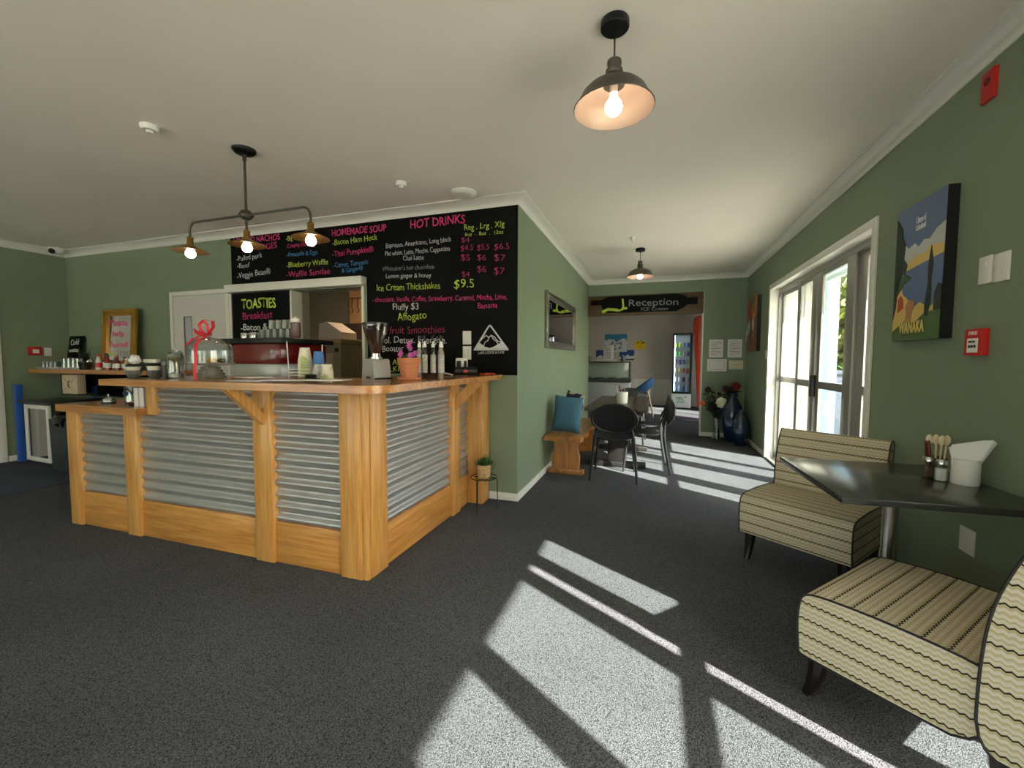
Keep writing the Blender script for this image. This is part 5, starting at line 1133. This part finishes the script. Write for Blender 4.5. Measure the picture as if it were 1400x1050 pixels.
for k in range(5): MB().tube([(-.15 + k * .12, 0, 0), (-.15 + k * .12, -.02, -.16), (-.12 + k * .12, -.02, -.22), (-.15 + k * .12, -.02, -.26)], .006, 6).build('hook_tool', M_blkm, t)
t = thing('kitchen_lamp', 'warm kitchen ceiling lamp on the ceiling beyond the hatch', 'lamp', (-3.9, 5.4, H - .25)); MB().lathe([(0, 0), (.12, 0), (.12, -.03), (0, -.04)]).build('diffuser', mat('warm_diffuser', (255, 214, 170), .5, emit=30), t)

# ------------------------------------------------------------------ reception room furniture
t = thing('ice_cream_freezer', 'white ice-cream freezer with a glass canopy in the reception room', 'freezer', (-1.5, 11.3, 0))
MB().box(-.75, .93, -.3, .3, .04, .74, .01).build('cabinet', mat('grey_white_enamel', (196, 198, 200), .4), t)
MB().box(-.77, .95, -.32, .32, .74, .82, .01).build('rim', mat('dark_rim', (70, 72, 70), .4), t)
b = MB()
for k in range(5): b.box(-.6 + k * .33, -.42 + k * .33, -.3, .28, .825, .85)
b.build('tub', M_grey, t)
MB().box(-.75, .93, -.26, -.255, .82, 1.24).box(.925, .93, -.25, .25, .82, 1.24).build('canopy_glass', M_glass, t)
MB().box(-.77, .95, -.28, .28, 1.24, 1.265).box(.90, .93, -.28, -.25, .82, 1.24).box(.90, .93, .25, .28, .82, 1.24).build('canopy_frame', M_pew, t); MB().box(-.75, .90, .262, .27, .82, 1.24).build('back_panel', M_wpl, t)
for x, l in ((-.12, 'left grey mug on top of the ice-cream freezer'), (.75, 'right dark mug on top of the ice-cream freezer')):
    m_ = thing('mug', l, 'mug', (-1.5 + x, 11.15, 1.266)); MB().lathe([(0, 0), (.05, 0), (.05, .14), (.045, .14), (.045, .01), (0, .01)]).build('body', M_grey, m_); MB().tube([(.05, 0, .11), (.08, 0, .1), (.08, 0, .05), (.05, 0, .03)], .008, 6).build('handle', M_grey, m_)
t = thing('leaflet_holder', 'white upright leaflet holder on the freezer in front of the blue posters', 'leaflet holder', (-1.12, 11.2, 1.266)); MB().box(-.13, .13, -.01, .01, 0, .42, .003).build('holder', M_paper, t)
b = MB(); 
for k in range(6): b.box(-.05, .06, -.0115, -.01, .10 + k * .045, .115 + k * .045)
b.build('printing', MC['faint_print'], t); MB().box(-.30, .22, -.03, .05, 0, .06, .003).build('base_tray', M_wpl, t)
def wallart(label, x0, x1, z0, z1, m, extra=None):
    t = thing('wall_poster', label, 'poster', ((x0 + x1) / 2, 13.0, z0)); hw = (x1 - x0) / 2; MB().box(-hw, hw, -.006, 0, 0, z1 - z0).build('sheet', m, t)
    return t, hw, z1 - z0
t, hw, hh = wallart('poster of snowy mountains under a blue sky on the reception wall', -1.41, -.77, 1.55, 2.07, mat('poster_sky', (58, 132, 176), .5))
b = MB(); rnd = random.Random(6); pts = [(-hw, 0)] + [(hw, 0), (hw, hh * .62)] + [(hw - hw * 2 * k / 10, hh * (.62 + rnd.uniform(-.06, .18))) for k in range(1, 10)] + [(-hw, hh * .7)]
b.prism(pts, 'y', -.0075, -.006); b.build('mountains', mat('poster_snow', (200, 204, 212), .6), t); b = MB()
for k in range(12): x, z = rnd.uniform(-hw * .8, hw * .7), rnd.uniform(.02, hh * .5); b.prism([(x, z), (x + .06, z + .02), (x + .03, z + .10)], 'y', -.009, -.0075)
b.build('rock_shade', mat('poster_rock', (110, 116, 130), .6), t)
for x0, x1, l in ((-1.66, -1.14, 'wide dark-blue panorama, left of the leaflet holder'), (-.98, -.56, 'wide dark-blue panorama, right of the leaflet holder')):
    t, hw, hh = wallart(l, x0, x1, 1.30, 1.60, mat('poster_deep_blue', (40, 74, 140), .5)); b = MB(); b.prism([(-hw, .08), (-hw * .5, .16), (-hw * .2, .10), (.1 * hw, .18), (.5 * hw, .11), (hw, .14), (hw, .05), (-hw, .03)], 'y', -.0075, -.006); b.build('snow_line', MC['poster_snow'], t)
t, hw, hh = wallart('yellow notice of two sheets on the reception wall', -.55, -.24, 1.63, 1.86, mat('bright_yellow_paper', (232, 196, 30), .7)); MB().box(-.003, .003, -.0075, -.006, 0, hh).box(-.1, -.05, -.0075, -.006, .17, .2).box(.04, .12, -.0075, -.006, .17, .2).build('printing', M_ink, t)
# velvet chair
t = thing('velvet_chair', 'blue velvet tub chair with pale wooden legs in the reception room', 'chair', (-.24, 10.35, 0), R(0))
t.scale = (1.12, 1.12, 1.05)
b = MB(); N = 24; ringA = []
Mx = Matrix.Translation((.0, 0, .66)) @ Matrix.Rotation(R(-38), 4, 'Y'); b.M = Mx
b.lathe([(0, -.13), (.14, -.12), (.24, -.06), (.285, .02), (.28, .045), (.26, .03), (.21, -.03), (.12, -.06), (0, -.07)], seg=32); b.build('shell', M_bvel, t)
b = MB(); b.M = Mx; b.lathe([(0, -.068), (.12, -.055), (.20, -.025), (.24, .015), (.12, .0), (0, -.01)], seg=28); b.build('seat_cushion', mat('navy_velvet', (24, 40, 74), .9), t)  # inner cushion in a darker navy velvet than the shell
for sx, sy in ((-1, -1), (1, -1), (1, 1), (-1, 1)): MB().cyl((sx * .10, sy * .10, .53 if sx < 0 else .56), (sx * .22, sy * .20, 0), .017, .011, 10).build('leg', mat('pale_oak', (214, 190, 150), .5), t)
MB().cyl((0, 0, .50), (0, 0, .58), .12, .10).build('under_frame', M_blk, t)
# drinks fridge
FX, FYY = .70, 12.3
t = thing('drinks_fridge', 'tall white drinks fridge with a lit glass door in the reception room', 'fridge', (FX, FYY, 0), R(-9))
b = MB(); b.box(-.23, .25, .53, .56, .05, 2.03); b.box(-.23, -.21, .04, .53, .05, 2.03); b.box(.23, .25, .04, .53, .05, 2.03); b.box(-.21, .23, .04, .53, .05, .42); b.box(-.21, .23, .04, .53, 1.99, 2.03); b.build('cabinet', mat('fridge_white', (214, 218, 222), .35), t)
MB().box(-.23, .25, .0, .04, .03, .40, .004).build('lower_panel', MC['fridge_white'], t)
text_mesh('FEEL', 'lettering', mat('fern_green', (70, 130, 60), .6), -.12, .08, .24, .25, .07, -.001, t, jit=.06, bold=.02); text_mesh('GOOD', 'lettering', MC['fern_green'], -.10, .10, .15, .16, .07, -.001, t, jit=.06, bold=.02)
MB().box(.09, .15, -.004, 0, .31, .335).build('display', M_blk, t)
dr = MB().box(-.23, -.19, -.01, .035, .41, 2.03).box(.20, .25, -.01, .035, .41, 2.03).box(-.19, .20, -.01, .035, .41, .46).box(-.19, .20, -.01, .035, 1.98, 2.03).build('door', M_blk, t); MB().box(-.19, .20, .01, .016, .46, 1.98).build('pane', glass('fridge_pane', (236, 242, 246), .05, .5), dr)
MB().box(-.205, -.18, .05, .06, .47, 1.97).build('light_strip', mat('cool_tube', (235, 244, 255), .5, emit=7), t); MB().box(-.2, .2, .50, .52, .44, 1.98).build('back_liner', M_wpl, t)
SH = [.46, .72, .96, 1.19, 1.42, 1.65]
for z in SH[1:]: MB().box(-.21, .23, .05, .5, z - .012, z).build('shelf', M_wpl, t)
cc = [[(90, 140, 190), (190, 200, 210), (80, 130, 190), (200, 206, 214)], [(190, 190, 196), (210, 206, 204), (120, 60, 110), (200, 200, 204)], [(150, 160, 90), (196, 170, 110), (200, 90, 50), (220, 110, 40)], [(90, 30, 70), (60, 40, 110), (40, 90, 190), (206, 190, 150)], [(90, 180, 90), (120, 190, 120), (190, 190, 170), (100, 60, 170)], [(170, 200, 50), (180, 210, 60), (130, 180, 210), (40, 90, 200)]]
for r_ in range(6):
    for k in range(4):
        c = cc[r_][k]; h = .17 if r_ == 0 else .13
        o = MB().lathe([(0, 0), (.033, 0), (.036, .006), (.036, h * .75), (.026 if r_ else .016, h * .92), (.024 if r_ else .014, h), (0, h)], seg=14).build('drink_bottle' if r_ == 0 else 'drink_can', mat('drink_%d_%d_%d' % c, c, .3, coat=.4))
        o.location = (FX - .135 + .1 * k, FYY + .15, SH[r_] + .0005 + (.0 if r_ else .0)); tag(o, '%s in the fridge, %s shelf, place %s' % ('water bottle' if r_ == 0 else 'drink can', ['bottom', 'second lowest', 'third lowest', 'third highest', 'second highest', 'top'][r_], ['far left', 'centre left', 'centre right', 'far right'][k]), 'bottle' if r_ == 0 else 'can', 'drinks in the tall fridge')
b = MB(); prof_ = [(0, .0), (.06, .02), (.09, .5), (.13, 1.2), (.19, 1.8), (.22, 2.2), (.20, 2.38), (.12, 2.45), (0, 2.47)]
b.lathe(prof_, seg=26, sx=1, sy=.55); t = b.build('kayak', mat('wrapped_orange_red', (196, 62, 28), .35, noise=.25, nscale=6, bump=.5, bscale=14, coat=.3)); t.location = (1.17, 12.25, .02); t.rotation_euler = (0, R(0), 0); tag(t, 'tall orange-red wrapped kayak standing beside the drinks fridge', 'kayak')
t = MB().box(.5, 1.35, 9.75, 10.9, 0, .01, .003).build('door_mat', mat('purple_grey_mat', (66, 58, 72), .95)); tag(t, 'purple-grey lettered mat on the reception floor', 'mat')
text_mesh('THANK YOU', 'lettering', mat('mat_letter', (150, 146, 156), .9), .6, 1.2, 9.85, 9.85, .10, .0102, t, plane='z')
